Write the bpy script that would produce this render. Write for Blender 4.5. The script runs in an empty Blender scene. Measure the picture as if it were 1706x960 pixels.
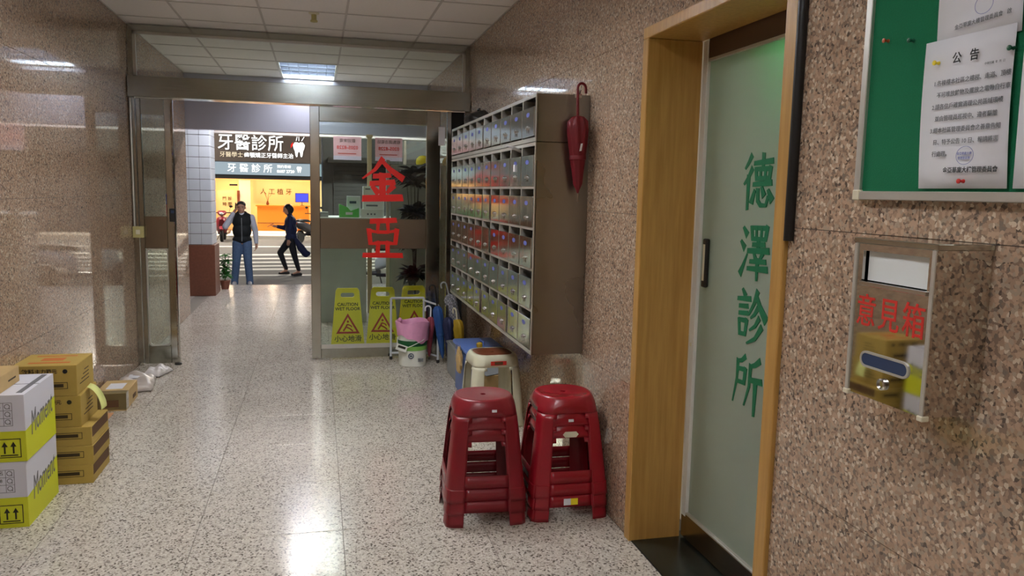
import bpy, bmesh, math, random
from mathutils import Vector, Matrix
random.seed(7)
SC = bpy.context.scene
COL = SC.collection
PI = math.pi

# ------------------------------------------------------------------ camera
CAM_H = 1.6
YAW, PITCH, ROLL, FPX = 0.2448, 0.1224, 0.0207, 1300.0
cd = bpy.data.cameras.new('camera'); cam = bpy.data.objects.new('camera', cd); COL.objects.link(cam)
cd.sensor_fit = 'HORIZONTAL'; cd.sensor_width = 36.0; cd.lens = 36.0 * FPX / 1706.0
cd.clip_start = 0.05; cd.clip_end = 200
_f = Vector((math.sin(YAW)*math.cos(PITCH), math.cos(YAW)*math.cos(PITCH), -math.sin(PITCH)))
_r = Vector((math.cos(YAW), -math.sin(YAW), 0)); _u = _r.cross(_f)
_r2 = _r*math.cos(ROLL) + _u*math.sin(ROLL); _u2 = -_r*math.sin(ROLL) + _u*math.cos(ROLL)
cam.matrix_world = Matrix(((_r2.x, _u2.x, -_f.x, 0), (_r2.y, _u2.y, -_f.y, 0), (_r2.z, _u2.z, -_f.z, CAM_H), (0, 0, 0, 1)))
SC.camera = cam

# ------------------------------------------------------------------ world, exposure
w = bpy.data.worlds.new('night'); SC.world = w; w.use_nodes = True
w.node_tree.nodes['Background'].inputs[0].default_value = (0.012, 0.015, 0.022, 1)
w.node_tree.nodes['Background'].inputs[1].default_value = 1.0
SC.view_settings.view_transform = 'Standard'
SC.view_settings.look = 'None'
SC.view_settings.exposure = 1.65
SC.view_settings.gamma = 1.0
SC.view_settings.use_curve_mapping = False
TUBE = 55.0          # radiance of the corridor's fluorescent tubes
ARCADE = 95.0       # radiance of the lamps in the arcade outside

# ------------------------------------------------------------------ materials
def lin(c):
    return tuple((x/255/12.92 if x/255 <= 0.04045 else ((x/255+0.055)/1.055)**2.4) for x in c)

def mat(name, rgb, rough=0.5, metal=0.0, emis=None, estr=0.0, spec=0.5, noise=0.0, nscale=20, bump=0.0, coat=0.0, alpha=None):
    m = bpy.data.materials.new(name); m.use_nodes = True
    nt = m.node_tree; b = nt.nodes['Principled BSDF']
    c = lin(rgb)
    b.inputs['Base Color'].default_value = (*c, 1)
    b.inputs['Roughness'].default_value = rough
    b.inputs['Metallic'].default_value = metal
    b.inputs['Specular IOR Level'].default_value = spec
    b.inputs['Coat Weight'].default_value = coat
    if emis:
        b.inputs['Emission Color'].default_value = (*lin(emis), 1); b.inputs['Emission Strength'].default_value = estr
    if noise or bump:
        g = nt.nodes.new('ShaderNodeNewGeometry')
        n = nt.nodes.new('ShaderNodeTexNoise'); n.inputs['Scale'].default_value = nscale; n.inputs['Detail'].default_value = 4
        nt.links.new(g.outputs['Position'], n.inputs['Vector'])
        if noise:
            r = nt.nodes.new('ShaderNodeMapRange'); r.inputs['From Min'].default_value = .3; r.inputs['From Max'].default_value = .7
            r.inputs['To Min'].default_value = 1-noise; r.inputs['To Max'].default_value = 1+noise
            nt.links.new(n.outputs['Fac'], r.inputs['Value'])
            mx = nt.nodes.new('ShaderNodeMix'); mx.data_type = 'RGBA'; mx.blend_type = 'MULTIPLY'
            mx.inputs['Factor'].default_value = 1; mx.inputs['A'].default_value = (*c, 1)
            nt.links.new(r.outputs['Result'], mx.inputs['B']); nt.links.new(mx.outputs['Result'], b.inputs['Base Color'])
        if bump:
            bp = nt.nodes.new('ShaderNodeBump'); bp.inputs['Strength'].default_value = bump; bp.inputs['Distance'].default_value = .003
            nt.links.new(n.outputs['Fac'], bp.inputs['Height']); nt.links.new(bp.outputs['Normal'], b.inputs['Normal'])
    return m

def speckle(name, stops, scale, rough, spec=0.5, stretch=(1, 1, 1), fine=2.6, tone=0.06, rnoise=0.05, bias=None):
    """polished stone: each Voronoi grain takes one of the mineral colours"""
    m = bpy.data.materials.new(name); m.use_nodes = True
    nt = m.node_tree; b = nt.nodes['Principled BSDF']; L = nt.links.new
    g = nt.nodes.new('ShaderNodeNewGeometry')
    mp = nt.nodes.new('ShaderNodeMapping'); mp.inputs['Scale'].default_value = stretch
    L(g.outputs['Position'], mp.inputs['Vector'])
    wn = nt.nodes.new('ShaderNodeTexNoise'); wn.inputs['Scale'].default_value = scale*.9; wn.inputs['Detail'].default_value = 2
    L(mp.outputs['Vector'], wn.inputs['Vector'])
    va = nt.nodes.new('ShaderNodeVectorMath'); va.operation = 'MULTIPLY_ADD'
    va.inputs[1].default_value = (1.1/scale,)*3; L(wn.outputs['Color'], va.inputs[0]); L(mp.outputs['Vector'], va.inputs[2])
    v = nt.nodes.new('ShaderNodeTexVoronoi'); v.inputs['Scale'].default_value = scale; L(va.outputs['Vector'], v.inputs['Vector'])
    sp = nt.nodes.new('ShaderNodeSeparateColor'); L(v.outputs['Color'], sp.inputs['Color'])
    cr = nt.nodes.new('ShaderNodeValToRGB'); cr.color_ramp.interpolation = 'CONSTANT'
    el = cr.color_ramp.elements
    el[0].position = stops[0][0]; el[0].color = (*lin(stops[0][1]), 1)
    el[1].position = stops[1][0]; el[1].color = (*lin(stops[1][1]), 1)
    for p, c in stops[2:]:
        e = el.new(p); e.color = (*lin(c), 1)
    L(sp.outputs['Red'], cr.inputs['Fac'])
    n2 = nt.nodes.new('ShaderNodeTexNoise'); n2.inputs['Scale'].default_value = fine; n2.inputs['Detail'].default_value = 5
    L(g.outputs['Position'], n2.inputs['Vector'])
    oi = nt.nodes.new('ShaderNodeObjectInfo')
    ad = nt.nodes.new('ShaderNodeMath'); ad.operation = 'ADD'; L(n2.outputs['Fac'], ad.inputs[0])
    sc_ = nt.nodes.new('ShaderNodeMath'); sc_.operation = 'MULTIPLY'; sc_.inputs[1].default_value = .45; L(oi.outputs['Random'], sc_.inputs[0]); L(sc_.outputs[0], ad.inputs[1])
    r = nt.nodes.new('ShaderNodeMapRange'); r.inputs['From Min'].default_value = .35; r.inputs['From Max'].default_value = 1.1
    r.inputs['To Min'].default_value = 1-tone; r.inputs['To Max'].default_value = 1+tone; L(ad.outputs[0], r.inputs['Value'])
    mx = nt.nodes.new('ShaderNodeMix'); mx.data_type = 'RGBA'; mx.blend_type = 'MULTIPLY'; mx.inputs['Factor'].default_value = 1
    L(cr.outputs['Color'], mx.inputs['A']); L(r.outputs['Result'], mx.inputs['B']); L(mx.outputs['Result'], b.inputs['Base Color'])
    r2 = nt.nodes.new('ShaderNodeMapRange'); r2.inputs['To Min'].default_value = rough-rnoise; r2.inputs['To Max'].default_value = rough+rnoise
    L(n2.outputs['Fac'], r2.inputs['Value']); L(r2.outputs['Result'], b.inputs['Roughness'])
    b.inputs['Specular IOR Level'].default_value = spec
    return m

def glass(name, tint=(235, 245, 240), refl=1.0, rough=0.0):
    m = bpy.data.materials.new(name); m.use_nodes = True
    nt = m.node_tree; nt.nodes.remove(nt.nodes['Principled BSDF'])
    out = nt.nodes['Material Output']
    t = nt.nodes.new('ShaderNodeBsdfTransparent'); t.inputs[0].default_value = (*lin(tint), 1)
    gl = nt.nodes.new('ShaderNodeBsdfGlossy'); gl.inputs['Roughness'].default_value = rough
    f = nt.nodes.new('ShaderNodeFresnel'); f.inputs[0].default_value = 1.45
    k = nt.nodes.new('ShaderNodeMath'); k.operation = 'MULTIPLY'; k.inputs[1].default_value = refl
    mx = nt.nodes.new('ShaderNodeMixShader')
    nt.links.new(f.outputs[0], k.inputs[0]); nt.links.new(k.outputs[0], mx.inputs[0])
    nt.links.new(t.outputs[0], mx.inputs[1]); nt.links.new(gl.outputs[0], mx.inputs[2]); nt.links.new(mx.outputs[0], out.inputs[0])
    return m

def frosted(name):
    m = bpy.data.materials.new(name); m.use_nodes = True
    nt = m.node_tree; nt.nodes.remove(nt.nodes['Principled BSDF']); out = nt.nodes['Material Output']; L = nt.links.new
    d = nt.nodes.new('ShaderNodeBsdfDiffuse'); d.inputs[0].default_value = (*lin((186, 196, 182)), 1)
    t = nt.nodes.new('ShaderNodeBsdfTranslucent'); t.inputs[0].default_value = (*lin((205, 222, 208)), 1)
    gl = nt.nodes.new('ShaderNodeBsdfGlossy'); gl.inputs['Roughness'].default_value = .06
    m1 = nt.nodes.new('ShaderNodeMixShader'); m1.inputs[0].default_value = .45; L(d.outputs[0], m1.inputs[1]); L(t.outputs[0], m1.inputs[2])
    f = nt.nodes.new('ShaderNodeFresnel'); f.inputs[0].default_value = 1.45
    m2 = nt.nodes.new('ShaderNodeMixShader'); L(f.outputs[0], m2.inputs[0]); L(m1.outputs[0], m2.inputs[1]); L(gl.outputs[0], m2.inputs[2])
    L(m2.outputs[0], out.inputs[0]); return m

def emit(name, rgb, s):
    m = bpy.data.materials.new(name); m.use_nodes = True
    nt = m.node_tree; nt.nodes.remove(nt.nodes['Principled BSDF'])
    e = nt.nodes.new('ShaderNodeEmission'); e.inputs[0].default_value = (*lin(rgb), 1); e.inputs[1].default_value = s
    nt.links.new(e.outputs[0], nt.nodes['Material Output'].inputs[0]); return m

def brushed(name, rgb, rough, axis_scale, amt=.12):
    m = mat(name, rgb, rough, 1.0)
    nt = m.node_tree; b = nt.nodes['Principled BSDF']
    g = nt.nodes.new('ShaderNodeNewGeometry'); mp = nt.nodes.new('ShaderNodeMapping'); mp.inputs['Scale'].default_value = axis_scale
    n = nt.nodes.new('ShaderNodeTexNoise'); n.inputs['Scale'].default_value = 1; n.inputs['Detail'].default_value = 3
    r = nt.nodes.new('ShaderNodeMapRange'); r.inputs['To Min'].default_value = max(.02, rough-amt); r.inputs['To Max'].default_value = rough+amt
    nt.links.new(g.outputs['Position'], mp.inputs['Vector']); nt.links.new(mp.outputs['Vector'], n.inputs['Vector'])
    nt.links.new(n.outputs['Fac'], r.inputs['Value']); nt.links.new(r.outputs['Result'], b.inputs['Roughness']); return m

def wood(name, a, b_, scale=(18, 18, 1.2), rough=.38):
    m = mat(name, a, rough); nt = m.node_tree; b = nt.nodes['Principled BSDF']
    g = nt.nodes.new('ShaderNodeNewGeometry'); mp = nt.nodes.new('ShaderNodeMapping'); mp.inputs['Scale'].default_value = scale
    n = nt.nodes.new('ShaderNodeTexNoise'); n.inputs['Scale'].default_value = 3; n.inputs['Detail'].default_value = 6
    cr = nt.nodes.new('ShaderNodeValToRGB'); cr.color_ramp.elements[0].position = .3; cr.color_ramp.elements[1].position = .7
    cr.color_ramp.elements[0].color = (*lin(a), 1); cr.color_ramp.elements[1].color = (*lin(b_), 1)
    nt.links.new(g.outputs['Position'], mp.inputs['Vector']); nt.links.new(mp.outputs['Vector'], n.inputs['Vector'])
    nt.links.new(n.outputs['Fac'], cr.inputs['Fac']); nt.links.new(cr.outputs['Color'], b.inputs['Base Color']); return m

M = {}
M['granite'] = speckle('granite', [(0, (100, 87, 77)), (.06, (141, 119, 103)), (.24, (170, 142, 119)), (.50, (187, 158, 133)), (.72, (174, 155, 134)), (.87, (210, 192, 168)), (.96, (130, 116, 104))], 118, .04, .5, tone=.06, rnoise=.025)
M['terrazzo'] = speckle('terrazzo', [(0, (104, 96, 88)), (.07, (154, 145, 135)), (.20, (196, 188, 176)), (.5, (208, 201, 189)), (.8, (220, 214, 203)), (.92, (182, 173, 160))], 138, .16, .5, stretch=(1, .8, 1), tone=.05)
M['grout'] = mat('grout', (120, 112, 102), .8)
M['grout_dark'] = mat('grout_dark', (84, 74, 66), .8)
M['ceil'] = mat('ceiling_board', (247, 243, 240), .9, noise=.02, nscale=60, bump=.2)
M['tbar'] = mat('grid_paint', (206, 200, 196), .5)
M['steel'] = brushed('brushed_steel', (184, 184, 174), .14, (3, 3, 160), .08)
M['steelh'] = brushed('brushed_steel_rail', (172, 174, 162), .17, (3, 160, 160), .08)
M['mirror'] = brushed('polished_steel', (208, 205, 198), .035, (60, 60, 3), .02)
M['doorsteel'] = brushed('letterbox_steel', (190, 190, 186), .13, (4, 30, 4), .07)
M['cabside'] = brushed('cabinet_side_steel', (152, 149, 142), .30, (3, 120, 3))
M['glass'] = glass('clear_glass', (246, 251, 248))
M['glassdim'] = glass('door_glass', (238, 246, 242), 1.15)
M['frost'] = frosted('frosted_glass')
M['wood'] = wood('casing_wood', (176, 132, 66), (198, 154, 84))
M['black'] = mat('black_plastic', (22, 22, 22), .4)
M['dark'] = mat('dark_void', (16, 15, 14), .8)
M['white'] = mat('white_paint', (226, 226, 220), .45)
M['paper'] = mat('paper_white', (232, 233, 238), .75)
M['ink'] = mat('ink_grey', (112, 114, 120), .8)
M['inkdark'] = mat('ink_dark', (44, 46, 50), .8)
M['red'] = mat('red_plastic', (150, 22, 36), .26, noise=.06, nscale=9, spec=.55)
M['red2'] = mat('deep_red_plastic', (128, 22, 34), .32, noise=.06, nscale=9, spec=.5)
M['redink'] = mat('red_vinyl', (222, 26, 14), .4)
M['redpaint'] = mat('red_letter_paint', (206, 44, 34), .5)
M['green_ink'] = mat('green_vinyl', (18, 116, 78), .4)
M['green_felt'] = mat('green_felt', (8, 112, 72), .95, noise=.08, nscale=300, bump=.4)
M['alu'] = mat('aluminium', (206, 204, 196), .35, .6)
M['ivory'] = mat('ivory_plastic', (222, 216, 190), .4)
M['stone'] = mat('dark_marble', (36, 42, 38), .22, noise=.5, nscale=6)
M['yellow'] = mat('yellow_plastic', (250, 230, 36), .4)
M['blackink'] = mat('black_print', (40, 38, 22), .6)
M['redsign'] = mat('sign_red', (190, 52, 30), .5)
M['kraft'] = mat('kraft_cardboard', (202, 172, 118), .8, noise=.06, nscale=14)
M['mustard'] = mat('mustard_cardboard', (182, 154, 76), .7, noise=.05, nscale=12)
M['carton_ink'] = mat('carton_ink', (62, 48, 24), .8)
M['carton_orange'] = mat('carton_orange_ink', (196, 108, 48), .8)
M['cwhite'] = mat('carton_white', (222, 222, 232), .6)
M['cyellow'] = mat('carton_yellow', (214, 218, 40), .55)
M['grey_ink'] = mat('carton_grey_ink', (112, 112, 118), .7)
M['brownband'] = mat('carton_brown', (96, 66, 36), .8)
M['tape'] = glass('clear_tape', (225, 232, 226), 1.4, .1)
M['poly'] = mat('poly_mailer', (196, 186, 178), .35, noise=.08, nscale=10)
M['polywhite'] = mat('poly_mailer_white', (230, 226, 226), .35)
M['pink'] = mat('pink_bag', (226, 160, 196), .35, noise=.06, nscale=25)
M['bucket'] = mat('bucket_white', (226, 228, 218), .4)
M['bgreen'] = mat('bucket_green', (128, 186, 84), .45)
M['bdgreen'] = mat('bucket_dark_green', (22, 92, 48), .45)
M['navy'] = mat('navy_ink', (38, 58, 92), .5)
M['rackwhite'] = mat('rack_white', (190, 194, 200), .4)
M['blue'] = mat('blue_plastic', (92, 124, 196), .4)
M['bluecloth'] = mat('blue_cloth', (34, 78, 140), .6)
M['navycloth'] = mat('navy_cloth', (24, 32, 70), .7)
M['greycheck'] = None
M['yellowcloth'] = mat('yellow_cloth', (176, 144, 30), .6)
M['redcloth'] = mat('crimson_nylon', (118, 14, 28), .55, noise=.08, nscale=40)
M['pinkred'] = mat('rose_cloth', (150, 60, 76), .6)
M['greybin'] = mat('grey_bin', (150, 154, 154), .5)
M['creamstool'] = mat('cream_plastic', (216, 214, 188), .38)
M['brownseat'] = mat('brown_seat', (120, 62, 34), .45, noise=.15, nscale=30)
M['bluelabel'] = mat('blue_label', (92, 100, 176), .5)
M['chrome'] = mat('chrome', (210, 210, 208), .12, 1.0)
M['tile_white'] = mat('glazed_tile', (206, 210, 212), .3, noise=.04, nscale=5)
M['brownstone'] = mat('brown_stone', (116, 70, 52), .35, noise=.12, nscale=30)
M['asphalt'] = mat('asphalt', (98, 96, 94), .85, noise=.12, nscale=8)
M['roadpaint'] = mat('road_paint', (220, 218, 212), .7, noise=.06, nscale=12)
M['pave'] = mat('pavement', (184, 178, 168), .8, noise=.06, nscale=5)
M['shutter'] = mat('shutter_box_paint', (186, 188, 206), .32, .35)
M['concrete'] = mat('concrete', (92, 88, 84), .8, noise=.1, nscale=4)
M['darkwall'] = mat('dark_facade', (32, 36, 42), .7, noise=.1, nscale=3)
M['leaf'] = mat('leaf', (46, 112, 42), .5, noise=.2, nscale=30)
M['darkleaf'] = mat('dark_leaf', (20, 26, 36), .6)
M['pot'] = mat('clay_pot', (122, 74, 54), .7)
M['skin'] = mat('skin', (204, 154, 126), .55)
M['hair'] = mat('hair', (28, 24, 22), .5)
M['hair_grey'] = mat('hair_grey', (44, 38, 34), .6)
M['vest'] = mat('vest_black', (20, 26, 26), .7, noise=.15, nscale=40)
M['shirt'] = mat('shirt_white', (218, 222, 232), .7)
M['jeans'] = mat('jeans', (92, 118, 152), .8, noise=.12, nscale=30)
M['shoe'] = mat('shoe_white', (222, 220, 216), .6)
M['jacket'] = mat('jacket_navy', (30, 40, 78), .7, noise=.12, nscale=30)
M['pants'] = mat('pants_black', (26, 26, 32), .7)
M['tyre'] = mat('tyre', (20, 20, 20), .8)
M['scoot_red'] = mat('scooter_red', (120, 34, 44), .3)
M['scoot_dark'] = mat('scooter_dark', (46, 46, 52), .35)
M['scoot_white'] = mat('scooter_white', (214, 216, 216), .3)
M['lampglass'] = mat('lens', (220, 220, 214), .1)
M['signdark'] = mat('sign_board_brown', (58, 50, 46), .5)
M['signtext'] = emit('sign_letters_lit', (255, 255, 250), .6)
M['signwarm'] = emit('sign_letters_warm', (255, 236, 200), .4)
M['lightbox'] = emit('lightbox_pale', (196, 214, 224), .22)
M['clinicwall'] = mat('clinic_wall', (248, 208, 150), .7)
M['clinicwhite'] = mat('clinic_white', (226, 216, 204), .7)
M['clinicdesk'] = mat('clinic_desk', (236, 150, 44), .5)
M['bronze'] = mat('bronze_letters', (96, 70, 40), .4)
M['screen'] = emit('screen_violet', (90, 96, 240), .36)
M['arclamp'] = emit('arcade_tube', (244, 244, 255), ARCADE)
M['warmlamp'] = emit('clinic_lamp', (255, 226, 186), 38.0)
M['exit'] = emit('exit_sign_green', (30, 220, 120), 12.0)
M['louver'] = mat('louver_aluminium', (176, 182, 196), .3, .75)
M['blade'] = mat('louver_blade_aluminium', (92, 98, 112), .25, .8)
M['posterpink'] = mat('poster_pink', (236, 186, 196), .7)
M['posterlilac'] = mat('poster_lilac', (220, 208, 232), .7)
M['counterwhite'] = mat('counter_white', (226, 228, 222), .5)
M['boothgrey'] = mat('booth_grey', (172, 178, 174), .6, noise=.04, nscale=6)
M['greenbox'] = mat('green_file', (90, 200, 90), .5)
M['teal'] = mat('teal_tray', (80, 200, 190), .3)
M['postwood'] = mat('pale_post', (170, 150, 116), .6)
M['note'] = mat('note_paper', (222, 226, 140), .7)
M['peach'] = mat('peach_paper', (214, 160, 116), .8)
M['stickerred'] = mat('sticker_red', (190, 70, 84), .5)
M['stickerblue'] = mat('sticker_blue', (40, 60, 180), .5)
M['switchbox'] = mat('switch_ivory', (190, 180, 120), .5)
M['stainedsteel'] = brushed('kick_plate_steel', (164, 156, 142), .2, (3, 3, 160), .08)
M['darkbrown'] = mat('door_header_brown', (84, 62, 44), .5)
M['pinred'] = mat('pin_red', (196, 40, 36), .35)
M['pingreen'] = mat('pin_green', (16, 84, 58), .35)
M['pinyellow'] = mat('pin_yellow', (236, 214, 40), .35)
M['pinbrown'] = mat('pin_orange', (176, 82, 40), .35)
M['boxpaper'] = mat('box_window_paper', (224, 228, 226), .6)

def check_mat():
    m = mat('grey_check_cloth', (136, 138, 144), .8); nt = m.node_tree; b = nt.nodes['Principled BSDF']
    g = nt.nodes.new('ShaderNodeNewGeometry'); c = nt.nodes.new('ShaderNodeTexChecker'); c.inputs['Scale'].default_value = 60
    c.inputs[1].default_value = (*lin((150, 150, 156)), 1); c.inputs[2].default_value = (*lin((104, 106, 112)), 1)
    nt.links.new(g.outputs['Position'], c.inputs[0]); nt.links.new(c.outputs[0], b.inputs['Base Color']); return m
M['greycheck'] = check_mat()

# ------------------------------------------------------------------ mesh helpers
class MB:
    def __init__(s): s.v = []; s.f = []; s.mi = []; s.mats = []
    def m(s, mm):
        if mm not in s.mats: s.mats.append(mm)
        return s.mats.index(mm)
    def add(s, vs, fs, mm, T=None):
        o = len(s.v); i = s.m(mm)
        s.v += [tuple(T @ Vector(p)) if T else tuple(p) for p in vs]
        for f in fs: s.f.append(tuple(o+k for k in f)); s.mi.append(i)
        return s
    def box(s, lo, hi, mm, T=None, ch=0.0):
        x0, y0, z0 = lo; x1, y1, z1 = hi
        if ch <= 0:
            vs = [(x0,y0,z0),(x1,y0,z0),(x1,y1,z0),(x0,y1,z0),(x0,y0,z1),(x1,y0,z1),(x1,y1,z1),(x0,y1,z1)]
            fs = [(0,3,2,1),(4,5,6,7),(0,1,5,4),(1,2,6,5),(2,3,7,6),(3,0,4,7)]
            return s.add(vs, fs, mm, T)
        bm = bmesh.new(); bmesh.ops.create_cube(bm, size=1)
        for q in bm.verts: q.co = Vector(((x0+x1)/2+q.co.x*(x1-x0), (y0+y1)/2+q.co.y*(y1-y0), (z0+z1)/2+q.co.z*(z1-z0)))
        bmesh.ops.bevel(bm, geom=bm.edges[:], offset=ch, segments=2 if ch > .004 else 1, affect='EDGES', profile=.5)
        return s.bm(bm, mm, T)
    def bm(s, bm, mm, T=None):
        bm.verts.index_update()
        s.add([q.co[:] for q in bm.verts], [[q.index for q in f.verts] for f in bm.faces], mm, T); bm.free(); return s
    def tube(s, pts, r, mm, n=10, T=None, cap=True):
        pts = [Vector(p) for p in pts]; rs = r if isinstance(r, (list, tuple)) else [r]*len(pts)
        vs = []; fs = []; up = None
        for i, p in enumerate(pts):
            d = (pts[min(i+1, len(pts)-1)]-pts[max(i-1, 0)]).normalized()
            if up is None:
                up = Vector((0,0,1)) if abs(d.z) < .9 else Vector((1,0,0))
            a = d.cross(up).normalized(); b = a.cross(d).normalized(); up = b
            for k in range(n):
                t = 2*PI*k/n; vs.append(p+(a*math.cos(t)+b*math.sin(t))*rs[i])
        for i in range(len(pts)-1):
            for k in range(n):
                fs.append((i*n+k, i*n+(k+1)%n, (i+1)*n+(k+1)%n, (i+1)*n+k))
        if cap:
            fs.append(tuple(range(n))[::-1]); fs.append(tuple((len(pts)-1)*n+k for k in range(n)))
        return s.add(vs, fs, mm, T)
    def lathe(s, prof, mm, n=24, T=None, cap=True, wob=None):
        vs = []; fs = []
        for j, (r, z) in enumerate(prof):
            for k in range(n):
                t = 2*PI*k/n; q = r*(wob(t, z, r) if wob else 1)
                vs.append((q*math.cos(t), q*math.sin(t), z))
        for j in range(len(prof)-1):
            for k in range(n): fs.append((j*n+k, j*n+(k+1)%n, (j+1)*n+(k+1)%n, (j+1)*n+k))
        if cap:
            if prof[0][0] > 1e-6: fs.append(tuple(range(n))[::-1])
            if prof[-1][0] > 1e-6: fs.append(tuple((len(prof)-1)*n+k for k in range(n)))
        return s.add(vs, fs, mm, T)
    def sphere(s, c, r, mm, T=None, seg=12):
        bm = bmesh.new(); bmesh.ops.create_uvsphere(bm, u_segments=seg, v_segments=max(6, seg*2//3), radius=1)
        rr = r if isinstance(r, (tuple, list)) else (r, r, r)
        for q in bm.verts: q.co = Vector((c[0]+q.co.x*rr[0], c[1]+q.co.y*rr[1], c[2]+q.co.z*rr[2]))
        return s.bm(bm, mm, T)
    def build(s, name, parent=None, smooth=False, T=None):
        me = bpy.data.meshes.new(name); me.from_pydata(s.v, [], s.f)
        for mm in s.mats: me.materials.append(M[mm] if isinstance(mm, str) else mm)
        me.polygons.foreach_set('material_index', s.mi)
        if smooth:
            me.shade_smooth()
            try: me.set_sharp_from_angle(angle=math.radians(40))
            except Exception: pass
        me.update()
        return link(name, me, parent, T)

def link(name, me, parent=None, T=None):
    o = bpy.data.objects.new(name, me); COL.objects.link(o)
    if parent is not None: o.parent = parent
    if T is not None: o.matrix_local = T
    return o

def thing(name, label, cat, loc=(0,0,0), rz=0, group=None):
    o = bpy.data.objects.new(name, None); COL.objects.link(o); o.empty_display_size = .1
    o.location = loc; o.rotation_euler = (0, 0, rz)
    return tag(o, label, cat, group)

def tag(o, label, cat, group=None, kind=None):
    o['label'] = label; o['category'] = cat
    if group: o['group'] = group
    if kind: o['kind'] = kind
    return o

def struct(o, label, cat='setting'):
    return tag(o, label, cat, None, 'structure')

def box(name, lo, hi, mm, parent=None, ch=0.0, T=None):
    return MB().box(lo, hi, mm, T, ch).build(name, parent)

def obox(name, lo, hi, mm, parent=None, ch=0.0):
    """box whose object origin sits at the middle of its base"""
    c = Vector(((lo[0]+hi[0])/2, (lo[1]+hi[1])/2, lo[2]))
    o = MB().box(Vector(lo)-c, Vector(hi)-c, mm, None, ch).build(name, parent); o.location = c; return o

def flat(name, loops, th, mm, parent=None, T=None):
    """outline(s) in x,y with holes, given a thickness"""
    c = bpy.data.curves.new(name, 'CURVE'); c.dimensions = '2D'; c.fill_mode = 'BOTH'; c.extrude = th/2
    for lp in loops:
        sp = c.splines.new('POLY'); sp.points.add(len(lp)-1); sp.use_cyclic_u = True
        for q, p in zip(sp.points, lp): q.co = (p[0], p[1], 0, 1)
    return curve_obj(name, c, mm, parent, T)

def curve_obj(name, c, mm, parent, T):
    t = bpy.data.objects.new('tmp', c); COL.objects.link(t)
    bpy.context.view_layer.update()
    me = bpy.data.meshes.new_from_object(t.evaluated_get(bpy.context.evaluated_depsgraph_get()))
    bpy.data.objects.remove(t); bpy.data.curves.remove(c)
    me.name = name; me.materials.clear(); me.materials.append(M[mm])
    return link(name, me, parent, T)

def text(name, body, size, mm, parent=None, T=None, th=.0008, bold=0.0, align='CENTER', shear=0, spacing=1.0):
    c = bpy.data.curves.new(name, 'FONT'); c.body = body; c.size = size; c.extrude = th/2; c.offset = bold
    c.align_x = align; c.align_y = 'CENTER'; c.resolution_u = 2; c.shear = shear; c.space_character = spacing
    return curve_obj(name, c, mm, parent, T)

def basis(o, ex, ey):
    ex = Vector(ex).normalized(); ey = Vector(ey).normalized(); ez = ex.cross(ey)
    return Matrix(((ex.x, ey.x, ez.x, o[0]), (ex.y, ey.y, ez.y, o[1]), (ex.z, ey.z, ez.z, o[2]), (0,0,0,1)))
def on_right(y, z, x=1.4):   # print facing -X (right wall); reading direction is -Y
    return basis((x, y, z), (0, -1, 0), (0, 0, 1))
def on_front(x, y, z):       # print facing -Y
    return basis((x, y, z), (1, 0, 0), (0, 0, 1))
def on_plusx(x, y, z):       # print facing +X
    return basis((x, y, z), (0, 1, 0), (0, 0, 1))
def on_top(x, y, z, a=0):
    return Matrix.Translation((x, y, z)) @ Matrix.Rotation(a, 4, 'Z')

def strokes(name, st, size, mm, parent, T, th=.001, w=9):
    """hand-written character: tapering brush strokes on a 100 x 100 grid"""
    mb = MB()
    lift = 0.0
    for s in st:
        pts = [Vector((p[0]-50, p[1]-50)) for p in s[0]]; w0, w1 = (s[1], s[2]) if len(s) > 2 else (w, w)
        n = len(pts); Lp = []; Rp = []
        for i, p in enumerate(pts):
            d = (pts[min(i+1, n-1)]-pts[max(i-1, 0)]).normalized(); nn = Vector((-d.y, d.x))
            ww = w0+(w1-w0)*i/(n-1)
            e = d*ww*.35*(-1 if i == 0 else (1 if i == n-1 else 0))
            Lp.append(p+nn*ww/2+e*.6); Rp.append(p-nn*ww/2+e)
        k = size/100
        for i in range(n-1):
            q = [Lp[i], Rp[i], Rp[i+1], Lp[i+1]]
            lift += .00012
            vs = [(p.x*k, p.y*k, -lift*.5) for p in q]+[(p.x*k, p.y*k, th+lift) for p in q]
            mb.add(vs, [(3,2,1,0),(4,5,6,7),(0,1,5,4),(1,2,6,5),(2,3,7,6),(3,0,4,7)], mm)
    return mb.build(name, parent, T=T)

def copy_tree(o, parent=None):
    c = o.copy(); COL.objects.link(c); c.parent = parent
    for ch in o.children: copy_tree(ch, c)
    return c

# ================================================================== SETTING
XL, XR, ZC, YB, YE, YP = -1.56, 1.40, 2.95, -3.0, 10.35, 7.42

# ---- floor: terrazzo slabs on a mortar bed
fl = struct(box('floor', (-1.75, YB, -.12), (1.75, 13.35, -.004), 'grout'), 'speckled cream terrazzo floor of the corridor', 'floor')
TX = [XL, -1.22, -.56, .10, .76, XR]
mesh_cache = {}
def tile(name, lo, hi, mm, parent, ch=.0015):
    dx, dy, dz = (round(hi[i]-lo[i], 4) for i in range(3)); key = (name, dx, dy, dz, mm)
    c = ((lo[0]+hi[0])/2, (lo[1]+hi[1])/2, (lo[2]+hi[2])/2)
    if key not in mesh_cache:
        o = MB().box((-dx/2, -dy/2, -dz/2), (dx/2, dy/2, dz/2), mm, None, ch).build(name, parent); mesh_cache[key] = o.data
    else:
        o = link(name, mesh_cache[key], parent)
    o.location = c; return o
g = .0014
y = YB
while y < 13.3:
    y2 = min(y+.66, 13.35)
    for a, b in zip(TX[:-1], TX[1:]):
        tile('floor_tile', (a+g, y+g, -.03), (b-g, y2-g, 0), 'terrazzo', fl, .0012)
    if y > 10.3:
        tile('floor_tile', (XR+g, y+g, -.03), (1.74, y2-g, 0), 'terrazzo', fl, .0012)
    y = y2

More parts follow.
